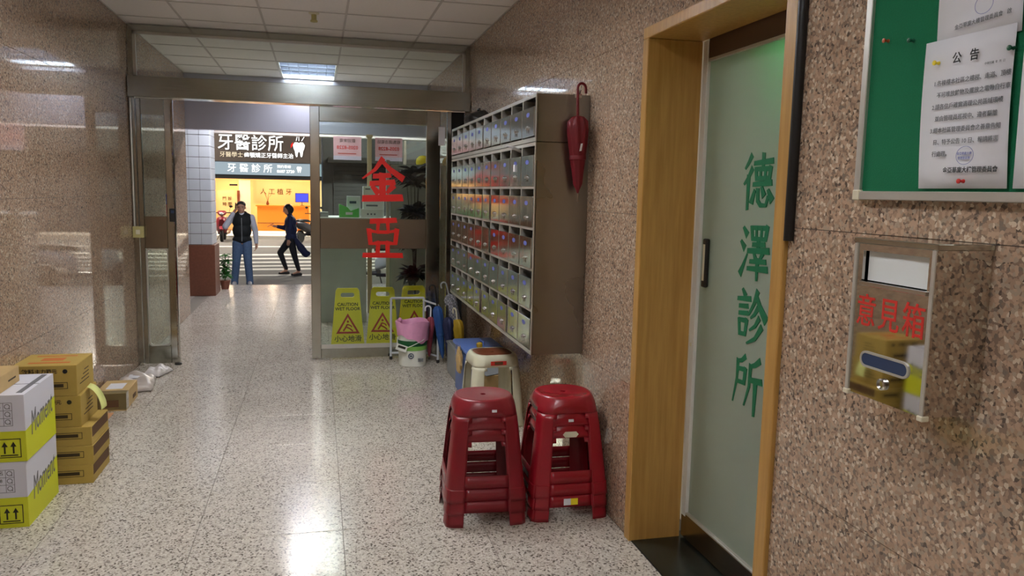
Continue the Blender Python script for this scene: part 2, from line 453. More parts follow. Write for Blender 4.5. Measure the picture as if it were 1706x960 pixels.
# ---- walls: polished granite panels with recessed joints
def stone_wall(name, x, sgn, rows, ybreaks, opening=None, label=''):
    """sgn +1: wall body lies towards +x"""
    base = MB()
    segs = [(ybreaks[0], ybreaks[-1], 0, ZC+.15)]
    if opening:
        y0, y1, z1 = opening
        segs = [(ybreaks[0], y0, 0, ZC+.15), (y1, ybreaks[-1], 0, ZC+.15), (y0, y1, z1, ZC+.15)]
    for a, b, z0, z1 in segs:
        lo, hi = (x+.014, x+.16) if sgn > 0 else (x-.16, x-.014)
        base.box((lo, a, z0), (hi, b, z1), 'grout_dark')
    wll = struct(base.build(name), label, 'wall')
    for i, (za, zb) in enumerate(zip(rows[:-1], rows[1:])):
        yy = ybreaks if i % 2 == 0 else [ybreaks[0]]+[(p+q)/2 for p, q in zip(ybreaks[:-1], ybreaks[1:])]+[ybreaks[-1]]
        for a, b in zip(yy[:-1], yy[1:]):
            parts = [(a, b)]
            if opening and zb <= opening[2]+.01:
                parts = [(max(a, u), min(b, v)) for u, v in ((-99, opening[0]), (opening[1], 99)) if min(b, v)-max(a, u) > .01]
            for p, q in parts:
                lo, hi = (x, x+.02) if sgn > 0 else (x-.02, x)
                tile('granite_panel', (lo, p+.001, za+.001), (hi, q-.001, zb-.001), 'granite', wll, 0)
    return wll
rows = [0, .72, 1.51, 2.30, 2.95]
yb = [YB+.0]+[-2.01+.9*i for i in range(13)]+[YE]
stone_wall('wall_right', XR, 1, rows, [YB, -2.01, -1.11, -.21, .69, 1.59, 2.49, 3.39, 4.29, 5.19, 6.09, 6.99, 7.89, 8.79, 9.69, YE], (2.12, 3.275, 2.30), 'polished brown speckled granite wall with the clinic doorway')
stone_wall('wall_left', XL, -1, rows, [YB, -2.1, -1.2, -.3, .6, 1.5, 2.4, 3.3, 4.2, 5.1, 6.0, 6.9, 7.8, 8.7, 9.6, YE], None, 'polished brown speckled granite wall beside the cartons')
bw = struct(box('wall_back', (XL-.16, YB-.16, 0), (XR+.16, YB-.02, ZC+.15), 'grout_dark'), 'granite end wall of the corridor', 'wall')
for za, zb in zip(rows[:-1], rows[1:]):
    for k in range(3):
        tile('granite_panel', (XL+.9867*k+.001, YB-.02, za+.001), (XL+.9867*(k+1)-.001, YB, zb-.001), 'granite', bw, .0012)

# ---- suspended ceiling: boards in a T-bar grid
ce = struct(box('ceiling', (XL-.1, YB, ZC+.10), (XR+.1, YE+.12, ZC+.16), 'dark'), 'suspended ceiling of square off-white boards', 'ceiling')
CX = [XL, -1.07, -.42, .23, .88, XR]
CY = [YB]+[6.43+.65*k for k in range(-14, 7)]
TROFF = [(.58, 1.88), (3.83, 5.13), (9.03, 10.33), (-2.67, -1.37)]
for ya, yb_ in zip(CY[:-1], CY[1:]):
    for i, (a, b) in enumerate(zip(CX[:-1], CX[1:])):
        if i == 2 and any(t0-.01 <= ya and yb_ <= t1+.01 for t0, t1 in TROFF): continue
        tile('ceiling_board', (a+.006, ya+.006, ZC+.002), (b-.006, yb_-.006, ZC+.016), 'ceil', ce, .003)
for ya in CY:
    box('grid_bar', (XL, ya-.008, ZC-.002), (XR, ya+.008, ZC+.004), 'tbar', ce)
for xa in CX:
    a = max(XL, xa-.008); b = min(XR, xa+.008)
    box('grid_bar', (a, YB, ZC-.0025), (b, CY[-1], ZC+.0035), 'tbar', ce)

def troffer(y0, label, k=1.0):
    M['tube_lit'] = emit('fluorescent_tube', (250, 249, 247), TUBE*k)
    t = thing('ceiling_light', label, 'ceiling light', (-.095, y0+.65, ZC), 0, 'recessed fluorescent ceiling lights')
    X, Y = .316, .641
    h = MB().box((-X, -Y, .085), (X, Y, .092), 'louver')
    for s in (-1, 1):
        h.box((s*X-.004, -Y, .0), (s*X+.004, Y, .09), 'louver'); h.box((-X, s*Y-.004, .0), (X, s*Y+.004, .09), 'louver')
    h.build('housing', t)
    f = MB()
    for s in (-1, 1):
        f.box((s*X-.012, -Y-.004, -.004), (s*X+.012, Y+.004, .003), 'white'); f.box((-X, s*Y-.012, -.004), (X, s*Y+.012, .003), 'white')
    f.build('frame', t)
    for k in range(4):
        yy = -.48+.32*k
        MB().tube([(-.29, yy, .05), (.29, yy, .05)], .013, 'tube_lit', 10).build('tube', t, True)
    for k in range(3):
        yy = -.32+.32*k
        MB().add([(-X, yy-.022, 0), (X, yy-.022, 0), (X, yy+.022, 0), (-X, yy+.022, 0), (-X, yy, .06), (X, yy, .06)],
                 [(0, 3, 2, 1), (0, 1, 5, 4), (2, 3, 4, 5), (0, 4, 3), (1, 2, 5)], 'blade').build('louver_blade', t)
    for k in range(5):
        xx = -.21+.105*k
        box('louver_fin', (xx-.0015, -Y+.01, .002), (xx+.0015, Y-.01, .03), 'blade', t)
    return t
troffer(9.03, 'recessed fluorescent light in the ceiling beyond the glass partition', .5)
troffer(.58, 'recessed fluorescent light in the ceiling before the clinic doorway', .65)
troffer(3.83, 'recessed fluorescent light in the ceiling above the stacked red stools', 1.35)
troffer(-2.67, 'recessed fluorescent light in the ceiling at the closed corridor end', .6)

sd = thing('sprinkler_head', 'small beige sprinkler head hanging from a ceiling board', 'sprinkler', (-.015, 6.48, ZC))
MB().lathe([(.04, .002), (.04, -.006), (.022, -.012)], 'ivory', 20).build('rose', sd, True)
MB().lathe([(.02, -.01), (.02, -.05), (.028, -.055), (.028, -.066), (.01, -.07)], 'switchbox', 16).build('body', sd, True)

# ---- entrance partition at YP: stainless frame, header, transom glass, two leaves
fr = MB()
fr.box((XL+.004, YP-.03, 0), (XL+.045, YP+.03, ZC-.005), 'steel'); fr.box((XR-.045, YP-.03, 0), (XR-.004, YP+.03, ZC-.005), 'steel')
fr.box((XL+.045, YP-.03, ZC-.06), (XR-.045, YP+.03, ZC-.005), 'steel')
t1 = struct(fr.build('trim_1'), 'brushed stainless frame posts of the entrance partition', 'door frame')
hb = struct(box('trim_2', (XL+.004, YP-.09, 2.34), (XR-.004, YP+.09, 2.515), 'steelh', None, .004), 'wide stainless header beam above the glass doors', 'beam')
wn = struct(obox('window_1', (XL+.045, YP-.005, 2.515), (XR-.045, YP+.005, ZC-.06), 'glass'), 'clear glass transom above the header beam', 'window')
bd = MB()
for s, x in ((1, XL+.045), (-1, XR-.045)):
    bd.box((min(x, x+s*.022), YP-.016, 2.515), (max(x, x+s*.022), YP+.016, ZC-.06), 'alu')
bd.box((XL+.045, YP-.016, ZC-.08), (XR-.045, YP+.016, ZC-.06), 'alu')
bead = bd.build('glazing_bead', wn); bead.location = -Vector(wn.location)

def rrect(x0, y0, x1, y1, r, n=5):
    out = []
    for cx, cy, a0 in ((x1-r, y0+r, -90), (x1-r, y1-r, 0), (x0+r, y1-r, 90), (x0+r, y0+r, 180)):
        for k in range(n+1):
            a = math.radians(a0+90*k/n); out.append((cx+r*math.cos(a), cy+r*math.sin(a)))
    return out

def leaf(name, x0, x1, label, sw_l, sw_r, low_round):
    t = struct(thing(name, label, 'door', (x0, YP, 0)), label, 'glass door')
    W = x1-x0
    for a, b, nm in ((0, sw_l, 'stile'), (W-sw_r, W, 'stile')):
        box(nm, (a, -.024, .012), (b, .024, 2.335), 'steel', t, .004)
    box('top_rail', (sw_l, -.022, 2.20), (W-sw_r, .022, 2.335), 'steelh', t, .003)
    box('middle_rail', (sw_l, -.020, 1.045), (W-sw_r, .020, 1.325), 'stainedsteel', t, .003)
    box('bottom_rail', (sw_l, -.022, .012), (W-sw_r, .022, .105 if not low_round else .17), 'steelh', t, .003)
    gp = box('upper_pane', (sw_l, -.004, 1.325), (W-sw_r, .004, 2.20), 'glassdim', t)
    z0 = .105 if not low_round else .17
    box('lower_pane', (sw_l, -.004, z0), (W-sw_r, .004, 1.045), 'glassdim', t)
    if low_round:
        fl_ = flat('pane_rim', [rrect(sw_l, z0, W-sw_r, 1.045, .03), rrect(sw_l+.012, z0+.012, W-sw_r-.012, 1.033, .03)], .016, 'alu', t, on_front(0, 0, 0))
    return t, W
dl, _ = leaf('door_2', XL+.05, -1.215, 'narrow left entrance leaf with stainless frame and rounded lower pane', .04, .07, True)
MB().box((.22, -.012, 1.335), (.265, -.005, 1.43), 'stickerred').box((.22, -.012, 1.43), (.265, -.005, 1.52), 'stickerblue').build('sticker', dl)['label'] = 'blue and red sticker'
MB().tube([(.285, -.026, .06), (.285, -.026, 2.3)], .008, 'mirror', 8).build('edge_bar', dl, True)
MB().lathe([(.03, 0), (.03, .012), (.012, .016)], 'black', 14).build('floor_pivot', dl, True, Matrix.Translation((.28, -.03, 0)))
dr, W = leaf('door_3', -.065, 1.125, 'wide right entrance leaf with red characters on its glass', .085, .13, False)
box('sill_ledge', (.085, -.03, .105), (W-.13, -.02, .145), 'alu', dr)
J = [([(50,100),(32,74),(2,52)],10,3), ([(48,97),(68,76),(99,54)],6,12), ([(30,58),(68,61)],9,9), ([(22,40),(78,44)],9,10), ([(50,62),(50,8)],12,12), ([(26,32),(38,18)],7,12), ([(76,34),(62,18)],12,6), ([(5,3),(96,6)],12,13)]
A = [([(20,94),(82,97)],12,12), ([(38,92),(36,66),(14,70)],9,9), ([(14,72),(18,36),(38,38)],11,11), ([(62,92),(64,66),(86,70)],9,9), ([(86,72),(82,36),(62,38)],11,11), ([(38,66),(62,66)],8,8), ([(36,38),(64,38)],8,8), ([(38,38),(36,10)],10,10), ([(62,38),(62,10)],10,10), ([(1,6),(98,5)],11,12)]
J = [(q[0], q[1]*1.35, q[2]*1.35) for q in J]; A = [(q[0], q[1]*1.12, q[2]*1.12) for q in A]
strokes('red_character', J, .375, 'redink', dr, on_front(.585+.065, -.0275, 1.69), .0012)
strokes('red_character', A, .36, 'redink', dr, on_front(.59+.065, -.0275, 1.145), .0012)
fp = struct(thing('window_2', 'slim dark glass sidelight by the letterboxes', 'window', (1.13, YP, 0)), 'slim dark glass sidelight between wide leaf and letterboxes', 'window')
box('pane', (0, -.004, .01), (.06, .004, 2.335), 'glassdim', fp)
box('post', (.06, -.024, 0), (.10, .024, 2.335), 'steel', fp, .003)
box('side_panel', (.10, -.004, .01), (.222, .004, 2.335), 'dark', fp)
tag(obox('notice_slip', (1.105, YP-.035, 2.02), (1.165, YP-.027, 2.19), 'paper'), 'white paper slip taped beside the wide glass leaf', 'paper')
sb = thing('switch_box', 'ivory switch box with conduit on the left partition post', 'switch', (-1.515, YP-.032, 1.14))
box('body', (-.042, -.05, 0), (.045, 0, .098), 'switchbox', sb, .006)
box('button', (-.015, -.056, .03), (.02, -.05, .07), 'ivory', sb, .003)
MB().tube([(-.03, -.014, .098), (-.03, -.014, 1.19)], .009, 'alu', 8).build('conduit', sb, True)
cr_ = thing('card_reader', 'black card reader on the free edge of narrow leaf', 'card reader', (-1.235, YP-.036, 1.28))
box('case', (-.025, -.022, 0), (.028, 0, .115), 'black', cr_, .005)
box('sensor', (-.012, -.024, .075), (.014, -.022, .1), 'navy', cr_)

# ---- clinic doorway in the right wall
dc = struct(thing('trim_3', 'ochre wooden door casing around the clinic doorway', 'door casing', (XR, 2.66, 0)), 'ochre wooden door casing around the clinic doorway', 'door casing')
def cas(nm, lo, hi): box(nm, (lo[0]-XR, lo[1]-2.66, lo[2]), (hi[0]-XR, hi[1]-2.66, hi[2]), 'wood', dc, .003)
cas('jamb', (1.385, 3.215, .0), (1.642, 3.272, 2.27))
cas('jamb', (1.385, 2.122, .0), (1.642, 2.184, 2.27))
cas('head', (1.385, 2.122, 2.27), (1.642, 3.272, 2.318))
d1 = struct(thing('door_1', 'frosted glass sliding door with four green characters', 'door', (1.68, 2.66, 0)), 'frosted glass sliding door of the clinic with four green characters', 'door')
def dpart(nm, lo, hi, mm, ch=0): return box(nm, (lo[0]-1.68, lo[1]-2.66, lo[2]), (hi[0]-1.68, hi[1]-2.66, hi[2]), mm, d1, ch)
dpart('pane', (1.660, 2.05, .135), (1.672, 3.175, 2.20), 'frost')
dpart('stile', (1.645, 3.172, .115), (1.685, 3.215, 2.27), 'white', .002)
dpart('kick_plate', (1.646, 2.05, .012), (1.685, 3.215, .128), 'stainedsteel', .003)
dpart('kick_strip', (1.644, 2.05, .128), (1.685, 3.172, .138), 'alu', .002)
dpart('head_rail', (1.648, 2.05, 2.19), (1.69, 3.172, 2.31), 'darkbrown', .003)
dpart('head_strip', (1.647, 2.05, 2.178), (1.685, 3.172, 2.191), 'alu', .002)
hd = dpart('handle', (1.640, 3.090, 1.20), (1.660, 3.130, 1.415), 'black', .008)
dpart('handle_label', (1.6395, 3.101, 1.23), (1.640, 3.119, 1.39), 'ivory')
dpart('latch', (1.641, 3.19, .92), (1.645, 3.205, .935), 'ivory')
DE = [([(22,99),(12,86),(2,76)],9,4), ([(26,74),(14,58),(0,46)],9,4), ([(15,60),(15,-2)],9,6), ([(34,85),(95,88)],6,8), ([(64,101),(64,76)],8,6), ([(40,74),(90,74)],6,7), ([(90,76),(87,56)],8,7), ([(40,75),(43,56)],7,6), ([(42,56),(88,57)],6,6), ([(56,73),(57,57)],5,5), ([(73,73),(72,57)],5,5), ([(34,45),(94,48)],6,8), ([(39,33),(30,12)],5,10), ([(50,35),(52,14),(62,6),(80,6),(86,22)],8,5), ([(64,39),(71,26)],5,10), ([(86,34),(98,18)],5,11)]
ZE = [([(8,93),(20,81)],5,11), ([(1,66),(13,55)],5,11), ([(3,4),(12,18),(25,42)],11,3), ([(36,94),(91,95)],6,7), ([(91,97),(86,73)],8,7), ([(37,95),(41,73)],7,6), ([(41,73),(87,74)],6,6), ([(54,94),(55,74)],5,5), ([(72,94),(71,74)],5,5), ([(44,62),(84,64)],6,7), ([(63,72),(63,50)],8,7), ([(28,49),(98,53)],7,9), ([(50,45),(56,34)],5,8), ([(79,46),(70,34)],8,4), ([(38,29),(90,32)],6,7), ([(30,15),(96,18)],6,9), ([(63,34),(63,-5)],9,4)]
ZH = [([(17,100),(27,89)],5,10), ([(1,80),(46,84)],6,8), ([(8,66),(38,69)],6,7), ([(8,52),(38,55)],6,7), ([(9,39),(13,11)],7,6), ([(9,39),(37,40)],6,7), ([(37,41),(33,12)],8,6), ([(12,12),(34,13)],6,6), ([(70,100),(60,76),(44,54)],9,4), ([(68,94),(80,74),(102,52)],5,13), ([(73,68),(64,56),(52,48)],8,3), ([(80,50),(68,34),(50,24)],8,3), ([(90,34),(70,10),(42,-3)],9,3)]
SU = [([(40,99),(28,90),(12,86)],8,5), ([(14,88),(13,50),(1,2)],8,3), ([(14,72),(43,74)],6,7), ([(43,75),(40,46)],8,7), ([(14,46),(41,47)],6,6), ([(91,100),(76,90),(60,84)],9,5), ([(61,86),(59,44),(44,4)],8,3), ([(60,58),(100,62)],7,9), ([(81,60),(80,-8)],10,5)]
for st, zz in ((DE, 1.659), (ZE, 1.39), (ZH, 1.129), (SU, .862)):
    st = [(q[0], q[1]*1.45, q[2]*1.45) for q in st]
    strokes('green_character', st, .205, 'green_ink', d1, Matrix.Translation((-1.68, -2.66, 0)) @ on_right(2.735, zz, 1.6595), .001)
struct(box('trim_4', (1.40, 2.12, -.02), (1.70, 3.27, .004), 'stone', None, .002), 'dark marble threshold slab of the clinic doorway', 'threshold')
tag(MB().tube([(1.389, 2.102, 1.47), (1.389, 2.102, 2.9)], .016, 'black', 10).build('rubber_strip', None, True), 'long black rubber strip on the wall beside the casing', 'strip')
# clinic room behind the frosted door
cr2 = struct(MB().box((3.6, .6, 0), (3.7, 4.6, 2.7), 'clinicwhite').box((1.56, .6, 0), (3.6, .7, 2.7), 'clinicwhite').box((1.56, 4.5, 0), (3.6, 4.6, 2.7), 'clinicwhite').box((1.56, .6, 2.7), (3.7, 4.6, 2.78), 'clinicwhite').box((1.74, .6, -.1), (3.7, 4.6, 0), 'clinicwhite').build('wall_clinic'), 'plain pale room behind the frosted door', 'room')
cl = thing('clinic_lamp', 'small ceiling lamp in the room behind the frosted door', 'ceiling light', (2.7, 3.0, 2.7))
MB().lathe([(.16, 0), (.16, -.04), (.13, -.06)], 'white', 20).build('rim', cl, True)
MB().lathe([(.13, -.061), (.1, -.075), (0.001, -.08)], emit('clinic_room_lamp', (255, 250, 240), 25.0), 20).build('diffuser', cl, True)
ex = thing('exit_sign', 'green lit exit sign behind the frosted clinic door', 'sign', (1.95, 2.45, 2.12))
box('case', (-.02, -.18, 0), (.02, .18, .16), 'white', ex, .004)
box('lit_face', (-.024, -.165, .012), (-.02, .165, .148), 'exit', ex)

# ================================================================== CORRIDOR OBJECTS
# ---- letterbox cabinets on the right wall
XM, MY0, MY1 = 1.11, 3.98, 6.62
def cabinet(name, z0, z1, nrow, label, gap_top, ajar, group='letterbox cabinets'):
    t = thing(name, label, 'letterboxes', (XM, MY0, z0), 0, group)
    D, Wd, Hh = XR-XM-.002, MY1-MY0, z1-z0
    b = MB()
    b.box((.0, 0, 0), (D, .012, Hh), 'cabside'); b.box((0, Wd-.012, 0), (D, Wd, Hh), 'cabside')
    b.box((0, .012, Hh-.012), (D, Wd-.012, Hh), 'cabside'); b.box((0, .012, 0), (D, Wd-.012, .012), 'cabside')
    b.box((D-.012, .012, .012), (D, Wd-.012, Hh-.012), 'dark')
    b.build('case', t)
    pitch_y = (Wd-.024)/10; top = Hh-.018-gap_top; pitch_z = (top-.022)/nrow
    f = MB()
    f.box((-.006, 0, 0), (.004, Wd, .022), 'alu'); f.box((-.006, 0, Hh-.018-gap_top), (.004, Wd, Hh), 'alu')
    f.box((-.006, 0, .022), (.004, .012, top), 'alu'); f.box((-.006, Wd-.012, .022), (.004, Wd, top), 'alu')
    for k in range(1, 10): f.box((-.006, .012+k*pitch_y-.008, .022), (.10, .012+k*pitch_y+.008, top), 'alu')
    for k in range(1, nrow): f.box((-.006, .012, .022+k*pitch_z-.007), (.06, Wd-.012, .022+k*pitch_z+.007), 'alu')
    f.build('face_frame', t)
    slot = .040
    dm = lm = km = None
    for r in range(nrow):
        zb = .022+(nrow-1-r)*pitch_z+.007; zt = zb+pitch_z-.014-slot
        for c in range(10):
            ya = .012+c*pitch_y+.0055; yc = ya+pitch_y-.011
            Wy = yc-ya; Hz = zt-zb
            if dm is None:
                o = MB().box((-.010, -Wy, 0), (-.002, 0, Hz), 'doorsteel', None, .0015).build('door', t); dm = o.data
                lb = [(.5*Wy+.030*math.cos(a)*1.15, Hz-.036+.0125*math.sin(a)) for a in [2*PI*k/16 for k in range(16)]]
                l = flat('number_label', [lb], .0008, 'bluelabel', o, basis((-.0105, 0, 0), (0, -1, 0), (0, 0, 1))); lm = l.data
                kk = MB()
                R = basis((-.010, -.5*Wy, Hz*.30), (0, -1, 0), (0, 0, 1)) @ Matrix.Rotation(0, 4, 'Z')
                kk.lathe([(.013, 0), (.013, .004), (.008, .006), (.008, .012), (.001, .013)], 'chrome', 14, R)
                kk.box((-.004, -.026, .003), (.004, -.006, .007), 'chrome', R)
                l2 = kk.build('lock', o, True); km = l2.data
            else:
                o = link('door', dm, t)
                if lm and (r, c) not in ((2, 5), (2, 4)):
                    l = link('number_label', lm, o); l.matrix_local = basis((-.0105, 0, 0), (0, -1, 0), (0, 0, 1))
                link('lock', km, o)
            o.location = (0, yc, zb)
            o.rotation_euler = (0, 0, -abs(random.gauss(0, .007)) if (r, c) not in ajar else -math.radians(ajar[(r, c)])*.35)
    return t
cabinet('letterbox_cabinet', .73, 1.862, 5, 'large steel letterbox cabinet with five rows of small doors', .0, {(1, 4): 5, (2, 4): 6, (4, 2): 5, (4, 5): 6, (1, 3): 1.5, (1, 2): 1.2, (3, 7): 2})
cabinet('letterbox_cabinet', 1.866, 2.112, 1, 'single-row steel letterbox cabinet atop the five-row one', .0, {(0, 3): 1, (0, 4): 1.5})
# mail and a leaflet poking out of slots
tag(MB().box((-.05, -.05, -.001), (.06, .05, .001), 'paper', Matrix.Translation((1.10, 4.37, 1.842)) @ Matrix.Rotation(.35, 4, 'Y') @ Matrix.Rotation(.3, 4, 'Z')).build('leaflet'), 'white leaflet sticking out of a letterbox slot', 'leaflet')
tag(obox('envelope', (1.092, 4.37, 1.715), (1.099, 4.40, 1.755), 'paper'), 'tiny white tag stuck on a letterbox door', 'tag')
ol = thing('storage_sack', 'black sack lying on top of the letterbox cabinet', 'sack', (1.28, 6.35, 2.113))
bm = bmesh.new(); bmesh.ops.create_icosphere(bm, subdivisions=3, radius=1)
for q in bm.verts:
    n_ = 1+.06*math.sin(q.co.x*7+1)+.05*math.sin(q.co.y*9)
    q.co = Vector((q.co.x*.11*n_, q.co.y*.24*n_, max(0, (q.co.z+.75)*.075*n_)))
MB().bm(bm, 'black').build('body', ol, True)
MB().tube([(0, -.05, .11), (0, -.02, .15), (0, .04, .15), (0, .07, .11)], .008, 'black', 8).build('knot', ol, True)

# ---- folded red umbrella hung on the cabinet
def umbrella(label, loc, length, rmax, cloth, handle_mat, tilt=(0, 0), hook_dir=0, hook_up=True, handle_len=.14, group=None, white_mark=False):
    t = thing('umbrella', label, 'umbrella', loc, 0, group)
    T = Matrix.Rotation(tilt[0], 4, 'X') @ Matrix.Rotation(tilt[1], 4, 'Y')
    L = length
    prof = [(.004, .0), (.010, .02), (rmax*.45, L*.12), (rmax*.7, L*.4), (rmax*.9, L*.65), (rmax, L*.82), (rmax*.92, L*.93), (rmax*.55, L*.985), (.008, L)]
    MB().lathe(prof, cloth, 40, T, wob=lambda a, z, r: 1+(.10+.16*max(0, z/L-.7))*math.sin(8*a+z*14)).build('canopy', t, True)
    MB().tube([(0, 0, -.045), (0, 0, .02)], [.0035, .005], 'chrome', 8, T).build('tip', t, True)
    MB().lathe([(rmax*.76, L*.43), (rmax*.84, L*.44), (rmax*.84, L*.48), (rmax*.78, L*.49)], cloth, 24, T, False).build('strap', t, True)
    R = .026; H = L+handle_len
    pts = [(0, 0, L-.01), (0, 0, H-R)]
    dx, dy = math.cos(hook_dir), math.sin(hook_dir)
    for k in range(1, 10):
        a = PI*k/9*1.05; pts.append((dx*R*(1-math.cos(a)), dy*R*(1-math.cos(a)), H-R+R*math.sin(a)))
    e = pts[-1]; pts.append((e[0], e[1], e[2]-.02))
    MB().tube(pts, .007, handle_mat, 10, T).build('handle', t, True)
    if white_mark:
        MB().add([(-.008, -rmax*.96, L*.54), (.004, -rmax*.96, L*.545), (.010, -rmax*1.0, L*.64), (-.001, -rmax*1.0, L*.635)], [(0, 1, 2, 3)], 'paper', T).build('printed_mark', t)
    return t
umbrella('folded crimson umbrella hanging at the end of the letterbox cabinet', (1.325, 3.925, 1.60), .40, .052, 'redcloth', 'redcloth', (0, -.03), 0.3, True, .165, None, True)
hk = thing('wall_hook', 'small steel hook holding the crimson umbrella', 'hook', (1.33, 3.978, 2.125))
MB().tube([(0, .02, -.01), (0, -.02, -.008), (0, -.045, .01), (0, -.05, .03)], .004, 'chrome', 8).build('prong', hk, True)
box('plate', (-.02, -.002, -.03), (.02, .03, -.008), 'chrome', hk, .001)

# ---- plastic stools
def sq(t, n):   # square side parameter -> super-ellipse
    k = (1+abs(t)**n)**(1/n); return 1/k, t/k
def stool(name, label, cat_group, mats, Hs, hw_top, hw_bot, ntop, nbot, win, band, foot_z, tw, seat_mat=None, sticker=None):
    t = thing(name, label, 'stool', (0, 0, 0), 0, cat_group)
    zs = [0, .02, foot_z, foot_z+.003] if foot_z else [0, .02]
    if band: zs += [band[0], band[1]]
    zs += [win-.06, win-.022, win, win+.015, Hs-.055, Hs-.04, Hs-.028, Hs-.016, Hs-.007, Hs-.002, Hs]
    zs = sorted(set(round(z, 4) for z in zs))
    TS = [-1, -.93, -.86, -tw-.03, -tw, -tw*.8, -tw*.4, 0, tw*.4, tw*.8, tw, tw+.03, .86, .93]
    NA = len(TS)*4
    def prof(z):
        u = z/Hs
        hw = hw_bot+(hw_top-hw_bot)*min(1, u/.9)
        n = nbot+(ntop-nbot)*max(0, min(1, (u-.45)/.5))**1.3
        if z > Hs-.055:
            a = (z-(Hs-.055))/.055; hw = hw*(1-.17*(1-math.sqrt(max(0, 1-a*a))))
        return hw, n
    def pt(side, tt, z):
        hw, n = prof(z); a, b = sq(tt, n)
        rec = 0
        if abs(tt) < tw and win <= z <= Hs-.056: rec = .007
        a = a*hw-rec; b = b*hw
        if foot_z and z < foot_z+.001: a += .003; b *= 1+.003/hw
        return [(a, b), (-b, a), (-a, -b), (b, -a)][side]
    parts = {}
    def put(key, quad, mm=0):
        d = parts.setdefault(key, ({}, [], [])); ids = []
        for p in quad:
            kp = tuple(round(c, 5) for c in p)
            if kp not in d[0]: d[0][kp] = len(d[1]); d[1].append(p)
            ids.append(d[0][kp])
        if len(set(ids)) >= 3: d[2].append(list(dict.fromkeys(ids)))
    for s in range(4):
        for j in range(len(TS)):
            t0 = TS[j]; last = j == len(TS)-1
            t1 = 1 if last else TS[j+1]
            tm = (t0+t1)/2
            for za, zb in zip(zs[:-1], zs[1:]):
                zm = (za+zb)/2
                q = [(*pt(s, t0, za), za), (*pt(s, t1, za), za), (*pt(s, t1, zb), zb), (*pt(s, t0, zb), zb)]
                inside = abs(tm) < tw
                if zm > win: key = ('seat',)
                elif inside:
                    lim = tw
                    if band and band[0] < zm < band[1]: key = ('stretcher', s)
                    elif abs(tm) > lim: key = ('leg', s if tm > 0 else (s+3) % 4)
                    elif zm > win-.022 and abs(tm) > tw*.8: key = ('leg', s if tm > 0 else (s+3) % 4)
                    else: continue
                else: key = ('leg', s if tm > 0 else (s+3) % 4)
                put(key, q)
    # seat disc with a finger hole
    ring = []
    for s in range(4):
        for tt in TS: ring.append(pt(s, tt, Hs))
    rr = [1.0, .93, .6, .085]
    dz = [0, -.001, -.004, -.004]
    for i in range(len(rr)-1):
        for k in range(NA):
            a = ring[k]; b = ring[(k+1) % NA]
            def S(p, i):
                if i == len(rr)-1:
                    L_ = math.hypot(*p); return (p[0]/L_*.014, p[1]/L_*.014, Hs+dz[i])
                return (p[0]*rr[i], p[1]*rr[i], Hs+dz[i])
            put(('top',) if (seat_mat and i >= 1) else ('seat',), [S(a, i), S(b, i), S(b, i+1), S(a, i+1)])
    for k in range(NA):
        a = ring[k]; b = ring[(k+1) % NA]
        la, lb = math.hypot(*a), math.hypot(*b)
        p = [(a[0]/la*.014, a[1]/la*.014, Hs-.004), (b[0]/lb*.014, b[1]/lb*.014, Hs-.004)]
        put(('top',) if seat_mat else ('seat',), [p[0], p[1], (p[1][0], p[1][1], Hs-.016), (p[0][0], p[0][1], Hs-.016)])
    for key, (d, vs, fs) in parts.items():
        mb = MB(); mb.add(vs, fs, seat_mat if key[0] == 'top' else mats)
        o = mb.build({'top': 'seat_pad'}.get(key[0], key[0]), t, True)
        md = o.modifiers.new('wall', 'SOLIDIFY'); md.thickness = .003; md.offset = -1
    return t
RS = dict(Hs=.485, hw_top=.157, hw_bot=.200, ntop=2.25, nbot=8, win=.405, band=(.068, .127), foot_z=.06, tw=.56)
stack = [('dark red plastic stool at the bottom of the stack standing free of the wall', 'lowest'), ('dark red plastic stool in the middle of the stack standing free of the wall', 'middle'), ('dark red plastic stool topping the stack standing free of the wall', 'top')]
s1 = stool('plastic_stool', stack[0][0], 'stacked red stools', 'red2', **RS)
S1 = [s1]+[copy_tree(s1) for _ in range(2)]
s2 = stool('plastic_stool', '', 'stacked red stools', 'red', **RS)
S2 = [s2]+[copy_tree(s2) for _ in range(2)]
stack2 = ['bright red plastic stool at the bottom of the stack against the granite wall', 'bright red plastic stool in the middle of the stack against the granite wall', 'bright red plastic stool topping the stack against the granite wall']
for k in range(3):
    S1[k].location = (.787, 3.70, .0605*k); S1[k].rotation_euler = (0, 0, math.radians(-4)); S1[k]['label'] = stack[k][0]
    S2[k].location = (1.199, 3.69, .0605*k); S2[k].rotation_euler = (0, 0, math.radians(-1.5)); S2[k]['label'] = stack2[k]
def sticker(parent, x, z, w_, h_, mm, y=-.1655, nm='sticker', slope=.075):
    return MB().box((-w_/2, -.0008, -h_/2), (w_/2, 0, h_/2), mm).build(nm, parent, T=Matrix.Translation((x, y, z)) @ Matrix.Rotation(-slope, 4, 'X'))
sticker(S1[2], .035, .437, .024, .013, 'paper', -.1572)
sticker(S2[1], .0, .4335, .026, .013, 'paper', -.1578)
st_ = [(-.04, 0), (-.028, .014), (.028, .014), (.04, 0), (.028, -.014), (-.028, -.014)]
flat('label', [st_], .001, 'ivory', S2[0], Matrix.Translation((.0, -.1590, .424)) @ Matrix.Rotation(PI/2-.075, 4, 'X'))
MB().box((-.036, -.0008, -.016), (.0, 0, .016), 'paper').box((.0, -.0008, -.016), (.036, 0, .016), 'yellow').build('price_label', S2[0], T=Matrix.Translation((0, -.1938, .094)) @ Matrix.Rotation(-.075, 4, 'X'))
